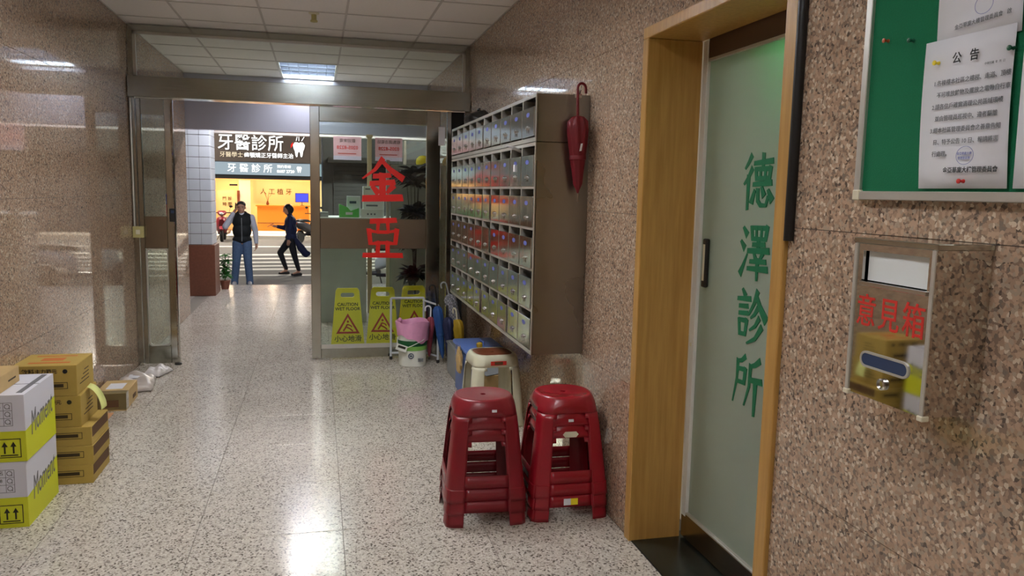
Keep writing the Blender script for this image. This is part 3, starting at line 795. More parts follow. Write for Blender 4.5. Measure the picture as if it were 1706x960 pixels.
ws = stool('plastic_stool', 'cream plastic stool with a brown seat under the letterboxes', None, 'creamstool', Hs=.50, hw_top=.165, hw_bot=.195, ntop=3.6, nbot=8, win=.42, band=None, foot_z=0, tw=.58, seat_mat='brownseat')
ws.location = (1.165, 5.20, 0); ws.rotation_euler = (0, 0, .06)
MB().box((-.055, -.001, -.014), (.055, 0, .014), 'redpaint').box((-.028, -.0014, -.010), (.03, -.001, .010), 'brownband').build('red_label', ws, T=Matrix.Translation((0, -.1695, .450)) @ Matrix.Rotation(-.06, 4, 'X'))

# ---- things under and beside the letterboxes
gb = thing('storage_bin', 'open grey plastic bin with papers under the letterboxes', 'bin', (1.24, 6.52, 0))
b_ = MB()
for lo, hi in (((-.13, -.26, 0), (.13, .26, .006)), ((-.13, -.26, 0), (-.124, .26, .27)), ((.124, -.26, 0), (.13, .26, .27)), ((-.13, -.26, 0), (.13, -.254, .27)), ((-.13, .254, 0), (.13, .26, .27))): b_.box(lo, hi, 'greybin')
b_.build('body', gb); r_ = MB()
for s in (-1, 1): r_.box((s*.13-.01, -.27, .262), (s*.13+.01, .27, .276), 'greybin'); r_.box((-.14, s*.26-.01, .262), (.14, s*.26+.01, .276), 'greybin')
r_.build('rim', gb)
tag(MB().box((-.10, -.07, 0), (.10, .07, .012), 'paper', Matrix.Rotation(.5, 4, 'X')).build('paper_stack', T=Matrix.Translation((1.22, 6.36, .262))), 'white papers tilted in the grey bin', 'paper')
bb = thing('storage_box', 'blue plastic storage box with lid beside the cream stool', 'storage box', (1.225, 5.93, 0), .03)
MB().box((-.14, -.25, .0), (.15, .25, .37), 'blue', None, .012).build('body', bb, True)
MB().box((-.16, -.27, .37), (.165, .27, .405), 'blue', None, .012).build('lid', bb, True)
box('lid_clip', (-.03, -.276, .33), (.03, -.262, .385), 'blue', bb, .003)
MB().tube([(.02, -.05, .404), (.02, -.05, .43), (.02, .05, .43), (.02, .05, .404)], .006, 'blue', 8).build('lid_handle', bb, True)
tag(MB().lathe([(.02, 0), (.024, .012), (.024, .03), (.012, .04)], 'yellowcloth', 14).build('tape_roll', None, True, Matrix.Translation((1.20, 5.80, .406))), 'small yellow tape roll on the blue box', 'tape')
rg = thing('cleaning_rag', 'tan crumpled rag hanging over the blue box edge', 'rag', (1.052, 5.85, .30))
bm = bmesh.new(); bmesh.ops.create_icosphere(bm, subdivisions=3, radius=1)
for q in bm.verts:
    n_ = 1+.25*math.sin(q.co.x*9+q.co.z*6)*math.cos(q.co.y*8); q.co = Vector((q.co.x*.022*n_, q.co.y*.07*n_, q.co.z*.10*n_))
MB().bm(bm, 'kraft').build('cloth', rg, True)
bx = thing('cardboard_box', 'brown cardboard box with loose paper behind the cream stool', 'cardboard box', (1.25, 5.56, 0))
box('carton', (-.13, -.09, 0), (.13, .09, .26), 'kraft', bx, .003)
box('tape_strip', (-.131, -.02, .0), (.131, .02, .2605), 'tape', bx)
tag(MB().box((-.10, -.07, 0), (.10, .07, .004), 'greybin', Matrix.Rotation(.15, 4, 'X') @ Matrix.Rotation(.4, 4, 'Z')).build('newspaper', T=Matrix.Translation((1.25, 5.55, .275))), 'folded newspaper lying on the brown cardboard box', 'newspaper')

# bucket with a pink bag
bk = thing('bucket', 'white paint bucket with green band at the glass door', 'bucket', (.835, 7.08, 0))
MB().lathe([(.118, 0), (.124, .004), (.128, .12), (.134, .30)], 'bucket', 36, cap=False).lathe([(0.001, .004), (.118, .004)], 'bucket', 36, cap=False).build('body', bk, True)
MB().lathe([(.1305, .15), (.1322, .19)], 'bgreen', 36, cap=False).build('green_band', bk, True)
MB().lathe([(.1325, .19), (.1345, .225), (.137, .226), (.137, .24), (.1345, .241)], 'bdgreen', 36, cap=False).build('dark_green_band', bk, True)
ringm = basis((-.028, -.1283, .105), (1, 0, 0), (0, 0, 1))
flat('round_emblem', [[(.026*math.cos(2*PI*k/20), .026*math.sin(2*PI*k/20)) for k in range(20)], [(.019*math.cos(2*PI*k/20), .019*math.sin(2*PI*k/20)) for k in range(20)]], .006, 'navy', bk, ringm)
box('emblem_bar', (-.040, -.132, .10), (-.016, -.128, .11), 'navy', bk)
for k in range(3): box('fine_print', (.035, -.130+.002*k, .075-.012*k), (.085, -.118+.002*k, .080-.012*k), 'ink', bk)
MB().tube([(-.138, -.0, .26), (-.15, -.08, .20), (-.12, -.125, .165), (-.03, -.15, .20), (.07, -.145, .245), (.138, -.03, .27)], .0035, 'bucket', 8).build('handle', bk, True)
MB().box((-.05, -.004, -.028), (.05, .004, .028), 'bucket').box((-.035, -.005, -.004), (.035, -.004, .018), 'blackink').build('handle_grip', bk, T=Matrix.Translation((-.115, -.135, .185)) @ Matrix.Rotation(.35, 4, 'Y'))
pb = thing('bin_liner', 'translucent pink plastic bag lining the white bucket', 'plastic bag', (.835, 7.08, 0))
bm = bmesh.new(); n = 40; prof = [(.138, .315, .0), (.143, .285, .6), (.146, .31, 1), (.150, .35, 1.2), (.152, .395, 1.2), (.148, .41, .8), (.138, .40, .8), (.128, .36, .6), (.115, .28, .4), (.10, .20, .2)]
vs = []; fs = []
for j, (r, z, a) in enumerate(prof):
    for k in range(n):
        t_ = 2*PI*k/n; rr_ = r*(1+.03*a*math.sin(5*t_+j)+.02*a*math.sin(11*t_-j*2))
        dz_ = (-.10*max(0, math.sin(t_-1.2+PI))**2 if j in (0, 1) else 0)+.012*a*math.sin(3*t_+j)
        if j in (0, 1): dz_ = -.065*max(0, math.cos(t_+.9))**2+.01*math.sin(7*t_)
        vs.append((rr_*math.cos(t_), rr_*math.sin(t_), z+dz_))
for j in range(len(prof)-1):
    for k in range(n): fs.append((j*n+k, j*n+(k+1) % n, (j+1)*n+(k+1) % n, (j+1)*n+k))
MB().add(vs, fs, 'pink').build('bag_film', pb, True)
MB().sphere((-.11, .06, .405), (.02, .03, .025), 'pink').build('bag_knot', pb, True)

# umbrella rack
rk = thing('umbrella_rack', 'white tubular umbrella rack in the corner by the glass door', 'umbrella rack', (.66, 7.20, 0))
P4 = [(0, .13), (.31, .13), (.415, -.09)]
for x, yy in P4:
    MB().tube([(x, yy, .012), (x, yy, .585 if yy > 0 else .545)], .011, 'rackwhite', 10).build('post', rk, True)
    MB().lathe([(.014, 0), (.016, .02), (.012, .03)], 'black', 10, Matrix.Translation((x, yy, 0))).build('foot', rk, True)
for z in (.585, .06):
    MB().tube([(0, .13, z), (.31, .13, z)], .011, 'rackwhite', 10).build('rail', rk, True)
MB().tube([(.31, .13, .56), (.415, -.09, .545)], .009, 'rackwhite', 10).build('rail', rk, True)
MB().tube([(.31, .13, .06), (.415, -.09, .06)], .009, 'rackwhite', 10).build('rail', rk, True)
umbrella('blue folded umbrella with black crook handle in the rack', (1.115, 7.06, .05), .50, .045, 'bluecloth', 'black', (.02, -.12), PI, True, .20, 'umbrellas in the rack')
umbrella('navy folded umbrella standing beside the rack', (1.15, 6.88, .05), .42, .046, 'navycloth', 'black', (0, -.05), PI/2, True, .10, 'umbrellas in the rack')
umbrella('yellow folded umbrella leaning behind the grey bin', (1.26, 6.90, .05), .40, .05, 'yellowcloth', 'ivory', (.05, -.12), 2, True, .10, 'umbrellas in the rack')
umbrella('large grey checked umbrella leaning behind the grey bin', (1.33, 7.10, .05), .62, .055, 'greycheck', 'greybin', (.0, -.26), PI, True, .12, 'umbrellas in the rack')
umbrella('rose folded umbrella with white crook handle in the rack', (1.00, 7.16, .05), .38, .035, 'pinkred', 'paper', (0, .03), PI*.9, True, .10, 'umbrellas in the rack')

# ---- wet floor signs outside the glass
def wet_sign(loc, rz, label):
    t = thing('wet_floor_sign', label, 'floor sign', loc, rz, 'wet floor signs behind the glass')
    H = .60; out = [(-.165, 0), (.165, 0), (.118, H-.03), (.108, H-.008), (.09, H), (-.09, H), (-.108, H-.008), (-.118, H-.03)]
    hole = rrect(-.068, H-.095, .068, H-.045, .02)
    lean = .16
    Tf = Matrix.Translation((0, -.098, 0)) @ Matrix.Rotation(PI/2-lean, 4, 'X'); Tb = Matrix.Translation((0, .098, 0)) @ Matrix.Rotation(PI/2+lean, 4, 'X')
    f = flat('front_panel', [out, hole], .012, 'yellow', t, Tf); flat('back_panel', [out, hole], .012, 'yellow', t, Tb)
    MB().tube([(-.1, 0, H-.012), (.1, 0, H-.012)], .009, 'yellow', 10).build('hinge', t, True)
    def at(x, y, z=.0068): return Matrix.Translation((x, y, z))
    text('caution_lettering', 'CAUTION', .046, 'blackink', f, at(0, .435), bold=.001)
    text('caution_lettering', 'WET FLOOR', .044, 'blackink', f, at(0, .39), bold=.001)
    text('chinese_lettering', '小心地滑', .068, 'blackink', f, at(0, .085), bold=.0008)
    tri = lambda k, c=.215: [(-.118*k, c-.085+.0*k), (.118*k, c-.085), (0, c-.085+.20*k)]
    flat('warning_triangle', [[(-.118, .140), (.118, .140), (0, .345)], [(-.085, .160), (.085, .160), (0, .308)]], .0012, 'redsign', f, at(0, 0))
    fig = MB()
    fig.tube([(-.045, .168, .0068), (-.02, .205, .0068), (-.005, .235, .0068)], .008, 'redsign', 6).tube([(-.02, .21, .0068), (.02, .19, .0068), (.05, .165, .0068)], .007, 'redsign', 6).tube([(-.005, .235, .0068), (.03, .22, .0068), (.04, .205, .0068)], .006, 'redsign', 6).sphere((.0, .262, .0068), (.012, .012, .003), 'redsign')
    fig.build('slipping_figure', f)
    return t
wet_sign((.285, 8.05, 0), 0, 'yellow wet floor sign standing alone before the grey panel')
wet_sign((.645, 8.10, 0), math.radians(-7), 'yellow wet floor sign between the other two signs')
wet_sign((.975, 8.20, 0), math.radians(3), 'yellow wet floor sign behind the bucket and rack')

# ---- cartons along the left wall
def arrows(parent, T, k=1.0):
    fr_ = flat('handling_mark', [[(-.055*k, -.05*k), (.055*k, -.05*k), (.055*k, .05*k), (-.055*k, .05*k)], [(-.051*k, -.046*k), (.051*k, -.046*k), (.051*k, .046*k), (-.051*k, .046*k)]], .0006, 'blackink', parent, T)
    for s in (-1, 1):
        x = s*.02*k
        flat('up_arrow', [[(x-.004*k, -.028*k), (x+.004*k, -.028*k), (x+.004*k, .008*k), (x+.014*k, .008*k), (x, .034*k), (x-.014*k, .008*k), (x-.004*k, .008*k)]], .0006, 'blackink', fr_)
    box('arrow_bar', (-.04*k, -.040*k, -.0003), (.04*k, -.034*k, .0003), 'blackink', fr_)
def moment(z0, label, dx=0.0, rz=0.0):
    W_, D_, H_ = .232, .43, .315
    t = thing('shipping_carton', label, 'carton', (-1.44+dx, 4.135, z0), rz, 'white and yellow cartons')
    b = MB(); x0, x1, y0, y1 = -W_/2, W_/2, -D_/2, D_/2
    zy = .145
    b.box((x0, y0, 0), (x1, y1, zy), 'cyellow'); b.box((x0, y0, zy), (x1, y1, H_), 'cwhite')
    b.build('carton', t)
    # slanting yellow wedge of the print on the long side
    flat('yellow_print', [[(-D_/2, zy-.001), (D_/2, zy-.001), (D_/2, zy+.055)]], .0006, 'cyellow', t, on_plusx(x1, 0, 0))
    box('top_seam', (x0+.03, -.003, H_), (x1, .003, H_+.001), 'grey_ink', t)
    box('top_stripe', (x1-.045, y0+.04, H_), (x1-.02, y1-.02, H_+.0006), 'grey_ink', t)
    text('top_lettering', 'Moment', .06, 'grey_ink', t, on_top(-.03, 0, H_+.0006, PI/2), shear=.3)
    text('side_lettering', 'Moment', .125, 'grey_ink', t, on_plusx(x1+.0006, .01, .165) @ Matrix.Rotation(.10, 4, 'Z') @ Matrix.Diagonal((.74, 1.3, 1, 1)), shear=.35, bold=.0)
    tb = MB()
    for k in range(4): tb.box((-.115, y0-.0006, .17+.036*k), (.065, y0, .172+.036*k), 'grey_ink')
    for xx in (-.02, .03, .065): tb.box((xx-.001, y0-.0006, .17), (xx+.001, y0, .278), 'grey_ink')
    tb.build('print_table', t)
    for k in range(3):
        c_ = [(.012*math.cos(2*PI*q/16), .012*math.sin(2*PI*q/16)) for q in range(16)]; c2 = [(.009*math.cos(2*PI*q/16), .009*math.sin(2*PI*q/16)) for q in range(16)]
        flat('magnifier_mark', [c_, c2], .0006, 'grey_ink', t, on_front(.046, y0-.0006, .190+.036*k))
        box('magnifier_stem', (.053, y0-.0008, .178+.036*k), (.058, y0-.0002, .182+.036*k), 'grey_ink', t)
    text('print_digits', 'S58', .022, 'blackink', t, on_front(-.0, y0-.0006, .227)); text('print_digits', '品名', .022, 'blackink', t, on_front(.0, y0-.0006, .263))
    arrows(t, on_front(.045, y0-.0006, .065), .9); arrows(t, on_front(-.055, y0-.0006, .065), .9)
    return t
moment(0, 'white and yellow printed carton at the bottom on the floor')
moment(.3165, 'white and yellow printed carton stacked on its twin', .004, .01)
sc1 = thing('cardboard_box', 'small kraft box on the white and yellow cartons', 'cardboard box', (-1.487, 4.03, .6332), .02)
box('carton', (-.065, -.19, 0), (.065, .17, .078), 'kraft', sc1, .002)
box('paper_label', (-.05, -.15, .078), (.02, .0, .0786), 'paper', sc1)
box('printed_line', (.0651, .02, .03), (.0656, .12, .038), 'carton_ink', sc1)

def mustard(loc, size, label, kind):
    t = thing('mustard_carton', label, 'carton', loc, 0, 'mustard cartons')
    W_, D_, H_ = size; x0, x1, y0, y1 = -W_, 0, 0, D_
    box('carton', (x0, y0, 0), (x1, y1, H_), 'mustard', t, .002)
    f = -.0006
    lab = MB(); lx0, lx1 = x1-.19, x1-.045; lz = H_*.34 if kind else H_*.55
    for a, b in (((lx0, lz-.018), (lx1, lz-.015)), ((lx0, lz+.015), (lx1, lz+.018)), ((lx0, lz-.018), (lx0+.003, lz+.018)), ((lx1-.003, lz-.018), (lx1, lz+.018))): lab.box((a[0], f, a[1]), (b[0], 0, b[1]), 'carton_ink')
    lab.box((lx0+.012, f, lz-.009), (lx1-.02, 0, lz+.009), 'carton_ink')
    lab.build('label_frame', t)
    if kind:
        flat('round_hole', [[(.012*math.cos(2*PI*q/16), .012*math.sin(2*PI*q/16)) for q in range(16)]], .0008, 'black', t, on_front(x1-.055, f, H_*.80))
        text('box_lettering', '飲料', .03, 'carton_ink', t, on_front(x0+.08, f, H_*.80), bold=.0006)
        text('box_lettering', '主力箱元', .026, 'carton_ink', t, on_front(x1-.145, f, H_*.80), bold=.0006)
        sl = MB()
        for k in range(4): sl.box((x1, y0+.05+.03*k, H_*(.3+.12*k)), (x1+.0006, y0+.22, H_*(.3+.12*k)+.005), 'carton_ink')
        sl.build('side_lines', t)
        if kind == 2:
            tp = MB(); tp.box((x0+.06, y0+.06, H_), (x1-.05, y0+.09, H_+.0006), 'carton_orange'); tp.box((x0+.1, y0+.13, H_), (x1-.1, y0+.2, H_+.0006), 'carton_orange'); tp.box((x0+.05, y0+.24, H_), (x1-.06, y0+.26, H_+.0006), 'carton_orange')
            tp.build('top_print', t)
    else:
        box('side_band', (x1, y0+.01, H_*.42), (x1+.0006, y1-.01, H_*.95), 'brownband', t)
    return t
for k, nm in enumerate(('flat mustard carton at the floor in the carton stack', 'flat mustard carton second from the floor in the stack', 'flat mustard carton third up beneath the tall ones')):
    mustard((-1.185+.004*(k % 2), 4.453+.003*k, .1035*k), (.36, .34, .103), nm, 0)
mustard((-1.232, 4.465, .311), (.32, .31, .17), 'tall mustard carton under the topmost carton', 1)
mustard((-1.245, 4.465, .482), (.31, .31, .165), 'topmost mustard carton with orange print on its lid', 2)
nt_ = thing('paper_note', 'pale yellow curled paper slip stuck to the mustard cartons', 'paper note', (-1.23, 4.60, .50))
vs = []; fs = []
for i in range(9):
    a = i/8; x = .002+.06*math.sin(a*2.2)*.8+.03*a; z = -.125*a+.012*math.sin(a*6)
    vs += [(x, -.03-.02*a, z), (x+.012*a, .045-.02*a, z+.005)]
    if i: fs.append((2*i-2, 2*i-1, 2*i+1, 2*i))
o = MB().add(vs, fs, 'note').build('slip', nt_, True); md = o.modifiers.new('t', 'SOLIDIFY'); md.thickness = .0006
bc = thing('cardboard_box', 'taped kraft parcel lying near the left wall past the cartons', 'cardboard box', (-1.447, 6.09, 0), .02)
box('carton', (-.10, -.20, 0), (.11, .20, .13), 'kraft', bc, .003)
box('tape_film', (-.101, -.2006, .01), (.111, -.12, .1306), 'tape', bc)
box('shipping_label', (-.05, -.07, .1302), (.06, .10, .1310), 'paper', bc)
box('dark_print', (-.045, -.2012, .03), (.06, -.2006, .08), 'brownband', bc)
box('side_print', (.1105, .02, .03), (.1112, .13, .06), 'brownband', bc)
tag(obox('cardboard_sheet', (-1.55, 5.63, 0), (-1.405, 5.84, .006), 'peach'), 'flat peach cardboard sheet on the floor', 'cardboard')
def mailer(loc, rz, sx, sy, sz, mm, label):
    t = thing('mailing_bag', label, 'parcel bag', loc, rz, 'parcel bags on the floor')
    bm = bmesh.new(); bmesh.ops.create_grid(bm, x_segments=18, y_segments=24, size=1)
    random.seed(3); vs = []
    for q in bm.verts:
        u, v = q.co.x, q.co.y; e = max(0, (1-abs(u)**3)*(1-abs(v)**4))**.5
        q.co = Vector((u*sx*(1+.03*math.sin(v*7)), v*sy*(1+.03*math.sin(u*6)), .006+sz*e*(1+.2*math.sin(u*5+v*4)+.12*math.sin(v*13))))
    o = MB().bm(bm, mm).build('bag', t, True); md = o.modifiers.new('t', 'SOLIDIFY'); md.thickness = .004; md.offset = 1
    return t
m1 = mailer((-1.42, 6.62, 0), .1, .13, .21, .075, 'poly', 'grey plastic mailing bag beside the left wall')
MB().box((-.05, -.08, .085), (.06, .05, .0865), 'paper').build('address_label', m1)
mailer((-1.335, 7.03, 0), -.3, .07, .12, .055, 'polywhite', 'white crumpled mailing bag nearest the narrow glass leaf')

# ---- suggestion box on the right wall
ob = thing('suggestion_box', 'polished steel suggestion box with red characters on the granite wall', 'suggestion box', (1.255, 1.365, 1.136))
Dp, Wy, Hz = XR-1.255-.001, .257, .366
b_ = MB()
b_.box((.008, 0, 0), (Dp, .006, Hz-.004), 'mirror'); b_.box((.008, Wy-.006, 0), (Dp, Wy, Hz-.004), 'mirror'); b_.box((.008, .006, 0), (Dp, Wy-.006, .006), 'mirror'); b_.box((Dp-.004, .006, .006), (Dp, Wy-.006, Hz-.01), 'dark')
b_.build('case', ob)
box('lid', (-.002, -.004, Hz-.006), (Dp, Wy+.004, Hz+.008), 'steel', ob, .002)
fp_ = MB().box((0, .0, .0), (.008, Wy, .268), 'mirror').box((0, 0, .268), (.008, .02, Hz-.006), 'mirror').box((0, Wy-.03, .268), (.008, Wy, Hz-.006), 'mirror').box((0, .02, Hz-.022), (.008, Wy-.03, Hz-.006), 'mirror')
fo = fp_.build('front_panel', ob)
box('slot_ledge', (-.006, .018, .262), (.01, Wy-.028, .272), 'chrome', ob, .001)
box('white_slip', (.012, .03, .274), (.016, Wy-.036, Hz-.02), 'boxpaper', ob)
for a in (0, Wy-.012):
    box('corner_strip', (-.003, a, 0), (.0, a+.010, Hz-.006), 'alu', ob)
    box('corner_foot', (-.006, a-.003, -.008), (.014, a+.015, .004), 'ivory', ob, .002)
Tm = basis((-.0005, Wy/2, 0), (0, -1, 0), (0, 0, 1))
for k, ch in enumerate('意見箱'):
    text('red_character', ch, .083, 'redpaint', ob, Tm @ Matrix.Translation((-.074+.076*k, .198, .0)) @ Matrix.Diagonal((.84, .98, 1, 1)), bold=.0005)
flat('viewing_slot', [rrect(-.075, .076, .073, .104, .0135)], .0012, 'navy', ob, Tm @ Matrix.Translation((0, 0, .0006)))
flat('slot_rim', [rrect(-.080, .071, .078, .109, .018), rrect(-.075, .076, .073, .104, .0135)], .003, 'alu', ob, Tm @ Matrix.Translation((0, 0, .0012)))
MB().lathe([(.0135, 0), (.0135, .006), (.010, .008), (.010, .004), (.001, .004)], 'chrome', 18, Tm @ Matrix.Translation((.0, .043, 0))).build('lock', ob, True)

# ---- notice board
nbd = thing('notice_board', 'green felt notice board with aluminium frame above the steel box', 'notice board', (1.385, 1.80, 1.605))
BW, BH = 1.2, .90
box('felt', (.002, -BW, .0), (.014, 0, BH), 'green_felt', nbd)
for lo, hi in (((-.008, -.016, 0), (.014, .006, BH)), ((-.008, -BW-.006, 0), (.014, -BW+.016, BH)), ((-.008, -BW, -.006), (.014, 0, .016)), ((-.008, -BW, BH-.016), (.014, 0, BH+.006))): box('frame_bar', lo, hi, 'alu', nbd, .002)
for yy, zz in ((-.02, -.008), (-BW-.008, -.008)): box('frame_corner', (-.010, yy, zz), (.015, yy+.028, zz+.028), 'ivory', nbd, .003)
def sheet(y_left, z_bot, w_, h_, label, skew=0.0, name='notice_sheet'):
    t = thing(name, label, 'notice', (1.383, y_left, z_bot), 0, 'notices on the green board')
    vs = []; fs = []; n = 8
    for i in range(n+1):
        v = i/n
        for u in (0, .5, 1):
            vs.append((-.002-.006*math.sin(v*PI)*(.4 if u == .5 else 1)*(1 if u else .8), -u*w_-skew*v, v*h_))
        if i:
            k = (i-1)*3
            fs += [(k, k+1, k+4, k+3), (k+1, k+2, k+5, k+4)]
    o = MB().add(vs, fs, 'paper').build('page', t, True); md = o.modifiers.new('t', 'SOLIDIFY'); md.thickness = .0006
    return t
SH1 = sheet(1.578, 1.628, .246, .335, 'typed white notice with blue round stamp pinned to green board', -.012)
def pr(t, body, u, v, size, mm='ink', bold=0, align='LEFT', tilt=0.0): return text('printed_text', body, size, mm, t, basis((-.0095, -u, v), (0, -1, 0), (0, 0, 1)) @ Matrix.Rotation(tilt, 4, 'Z'), th=.0004, bold=bold, align=align)
pr(SH1, '公   告', .115, .285, .026, 'inkdark', .0004, 'CENTER')
pr(SH1, '中華民國  年  月  日', .22, .262, .006, 'ink', 0, 'RIGHT')
for k, s in enumerate(('1.各棟樓本社區之樓梯、走道、頂樓', '   不可堆放雜物及擺放之電動自行車', '2.請各住戶確實清理公共區域環境', '   並由管理員巡視中、違者驅離', '3.經本社區管理委員會之善意告知', '   日、特予公告 10 日、報請將逕', '   行處理。')):
    pr(SH1, s, .030, .236-.0265*k, .0132, 'ink', .0001)
flat('round_stamp', [[(.024*math.cos(2*PI*q/28), .020*math.sin(2*PI*q/28)) for q in range(28)], [(.0232*math.cos(2*PI*q/28), .0192*math.sin(2*PI*q/28)) for q in range(28)]], .0004, 'bluelabel', SH1, basis((-.008, -.135, .072), (0, -1, 0), (0, 0, 1)))
pr(SH1, '金亞華廈大樓', .135, .076, .0068, 'bluelabel', 0, 'CENTER'); pr(SH1, '管理委員會', .135, .066, .0068, 'bluelabel', 0, 'CENTER')
pr(SH1, '金亞華廈大樓管理委員會', .152, .040, .0135, 'inkdark', .0002, 'CENTER')
SH0 = sheet(1.560, 1.945, .225, .34, 'blank-footed white notice partly covered by the stamped notice', 0)
SH0.location.x = 1.3855
pr(SH0, '金亞華廈大樓管理委員會   啟', .13, .040, .0115, 'ink', .0001, 'CENTER', .05)
flat('round_stamp', [[(.024*math.cos(2*PI*q/28), .020*math.sin(2*PI*q/28)) for q in range(28)], [(.0232*math.cos(2*PI*q/28), .0192*math.sin(2*PI*q/28)) for q in range(28)]], .0004, 'bluelabel', SH0, basis((-.008, -.13, .072), (0, -1, 0), (0, 0, 1)))
sheet(1.318, 1.628, .24, .64, 'tall white notice beside the stamped notice')
def pin(y_, z_, mm, label):
    t = thing('push_pin', label, 'push pin', (1.379, y_, z_), 0, 'push pins on the notice board')
    R = basis((0, 0, 0), (0, -1, 0), (0, 0, 1))
    MB().lathe([(.0045, -.002), (.0045, .0), (.003, .003), (.003, .009), (.0055, .011), (.0055, .013), (.001, .014)], mm, 14, R).build('head', t, True)
    MB().tube([(-.001, 0, 0), (.008, 0, 0)], .0006, 'chrome', 6).build('needle', t)
pin(1.719, 1.992, 'pinbrown', 'orange push pin in the bare green felt'); pin(1.632, 1.977, 'pingreen', 'dark green push pin in the bare green felt')
pin(1.545, 1.912, 'pinyellow', 'yellow push pin at the edge of the stamped notice'); pin(1.345, 1.912, 'pingreen', 'dark green push pin holding the stamped notice'); pin(1.445, 1.644, 'pinred', 'red push pin at the foot of the stamped notice')

# ================================================================== OUTSIDE: arcade, street, clinic
struct(box('trim_5', (XL-.02, YE, 2.285), (XR+.02, YE+.14, ZC+.16), 'shutter', None, .004), 'blue-grey steel shutter housing over the street opening', 'shutter housing')
struct(MB().box((XL-3, YE-.02, 0), (XL-.16, YE+.12, 3.2), 'concrete').box((XR+.16, YE-.02, 0), (XR+3, YE+.12, 3.2), 'concrete').box((XL-3, YE+.14, ZC), (XR+3, 13.4, ZC+.12), 'concrete').build('wall_front'), 'concrete street front and arcade soffit', 'wall')
struct(box('trim_6', (XL-3, 13.2, 2.425), (XR+3, 13.4, ZC), 'clinicwhite', None, .005), 'pale edge beam of the arcade', 'beam')
struct(MB().box((XL-3, YE+.12, -.12), (-1.751, 13.35, 0), 'terrazzo').box((1.751, YE+.12, -.12), (XR+3, 13.35, 0), 'terrazzo').box((XL-3, 13.35, -.4), (XR+3, 13.42, 0), 'concrete').build('floor_arcade'), 'terrazzo arcade floor beyond the corridor', 'floor')
ZR = -.32
rd = struct(box('road', (-30, 13.42, ZR-.1), (30, 30.2, ZR), 'asphalt'), 'grey asphalt street outside', 'road')
for ya, yb_ in ((17.6, 17.85), (18.9, 19.3), (19.75, 20.1), (20.7, 21.1), (21.8, 22.2), (23.0, 23.5), (26.2, 26.5)):
    sk = .0 if ya < 18 or ya > 25 else .55
    MB().add([(-6, ya-sk, ZR+.001), (5, ya+sk, ZR+.001), (5, yb_+sk, ZR+.001), (-6, yb_-sk, ZR+.001), (-6, ya-sk, ZR+.006), (5, ya+sk, ZR+.006), (5, yb_+sk, ZR+.006), (-6, yb_-sk, ZR+.006)],
             [(3, 2, 1, 0), (4, 5, 6, 7), (0, 1, 5, 4), (1, 2, 6, 5), (2, 3, 7, 6), (3, 0, 4, 7)], 'roadpaint').build('painted_stripe', rd)
struct(box('pavement', (-30, 30.2, ZR-.1), (30, 38, -.2), 'pave', None), 'pale pavement across the street', 'pavement')

# arcade lamps (fitted to the arcade soffit, above the view through the door)
def arcade_lamp(x, y_, label):
    t = thing('arcade_light', label, 'ceiling light', (x, y_, ZC), 0, 'arcade lamps')
    box('batten', (-.6, -.05, -.05), (.6, .05, -.001), 'white', t, .004)
    MB().tube([(-.58, 0, -.075), (.58, 0, -.075)], .016, 'arclamp', 10).build('tube', t, True)
    for s in (-1, 1): box('end_cap', (s*.59-.012, -.02, -.095), (s*.59+.012, .02, -.045), 'white', t)
arcade_lamp(-.7, 11.6, 'batten lamp under the arcade soffit by the tiled pillar')
arcade_lamp(1.0, 11.6, 'batten lamp under the arcade soffit above the counter side')

# tiled pillar
pl = struct(thing('pillar', 'arcade pillar with white tiles above a brown stone base', 'pillar', (-1.79, 12.3, 0)), 'arcade pillar with white tiles above a brown stone base', 'pillar')
box('stone_base', (-.33, -.27, 0), (.33, .27, .745), 'brownstone', pl, .004)
box('core', (-.29, -.24, .745), (.29, .24, 2.95), 'grout_dark', pl)
for r in range(14):
    z0 = .75+.157*r
    for c in range(4):
        for nm, lo, hi in (('front', (-.295+.1475*c+.002, -.25, z0+.003), (-.295+.1475*(c+1)-.002, -.238, z0+.153)), ('side', (.288, -.25+.125*c+.002, z0+.003), (.30, -.25+.125*(c+1)-.002, z0+.153))):
            tile('tile', lo, hi, 'tile_white', pl, .002)
# potted plant by the pillar
def leafy(name, label, loc, h, n, spread, mm, seed, pot=(.10, .14), lsize=.10, cat='plant'):
    rnd = random.Random(seed); t = thing(name, label, cat, loc)
    MB().lathe([(pot[0]*.7, 0), (pot[0], pot[1]), (pot[0]*1.08, pot[1]), (pot[0]*1.08, pot[1]+.02), (pot[0]*.85, pot[1]+.015), (.01, pot[1])], 'pot', 20).build('pot', t, True)
    st = MB(); tips = []
    for k in range(6):
        a = rnd.uniform(0, 2*PI); r = rnd.uniform(.2, 1)*spread
        pts = [(0, 0, pot[1])]
        for q in range(1, 5):
            f_ = q/4; pts.append((r*f_**1.5*math.cos(a), r*f_**1.5*math.sin(a), pot[1]+(h-pot[1])*f_*rnd.uniform(.9, 1)))
        st.tube(pts, [.007, .006, .005, .004, .003], mm, 6); tips += pts[1:]
    st.build('stem', t, True)
    base = None
    for k in range(n):
        p = rnd.choice(tips); a = rnd.uniform(0, 2*PI); el = rnd.uniform(-.5, .7); s = lsize*rnd.uniform(.7, 1.25)
        if base is None:
            vs = [(0, 0, 0), (.28, -.22, .05), (.62, -.2, .06), (1, 0, -.1), (.62, .2, .06), (.28, .22, .05), (.45, 0, 0)]
            o = MB().add(vs, [(0, 1, 6), (1, 2, 6), (2, 3, 6), (3, 4, 6), (4, 5, 6), (5, 0, 6)], mm).build('leaf', t); base = o.data
        else: o = link('leaf', base, t)
        o.location = p; o.rotation_euler = (rnd.uniform(-.4, .4), -el, a); o.scale = (s, s, s)
    return t
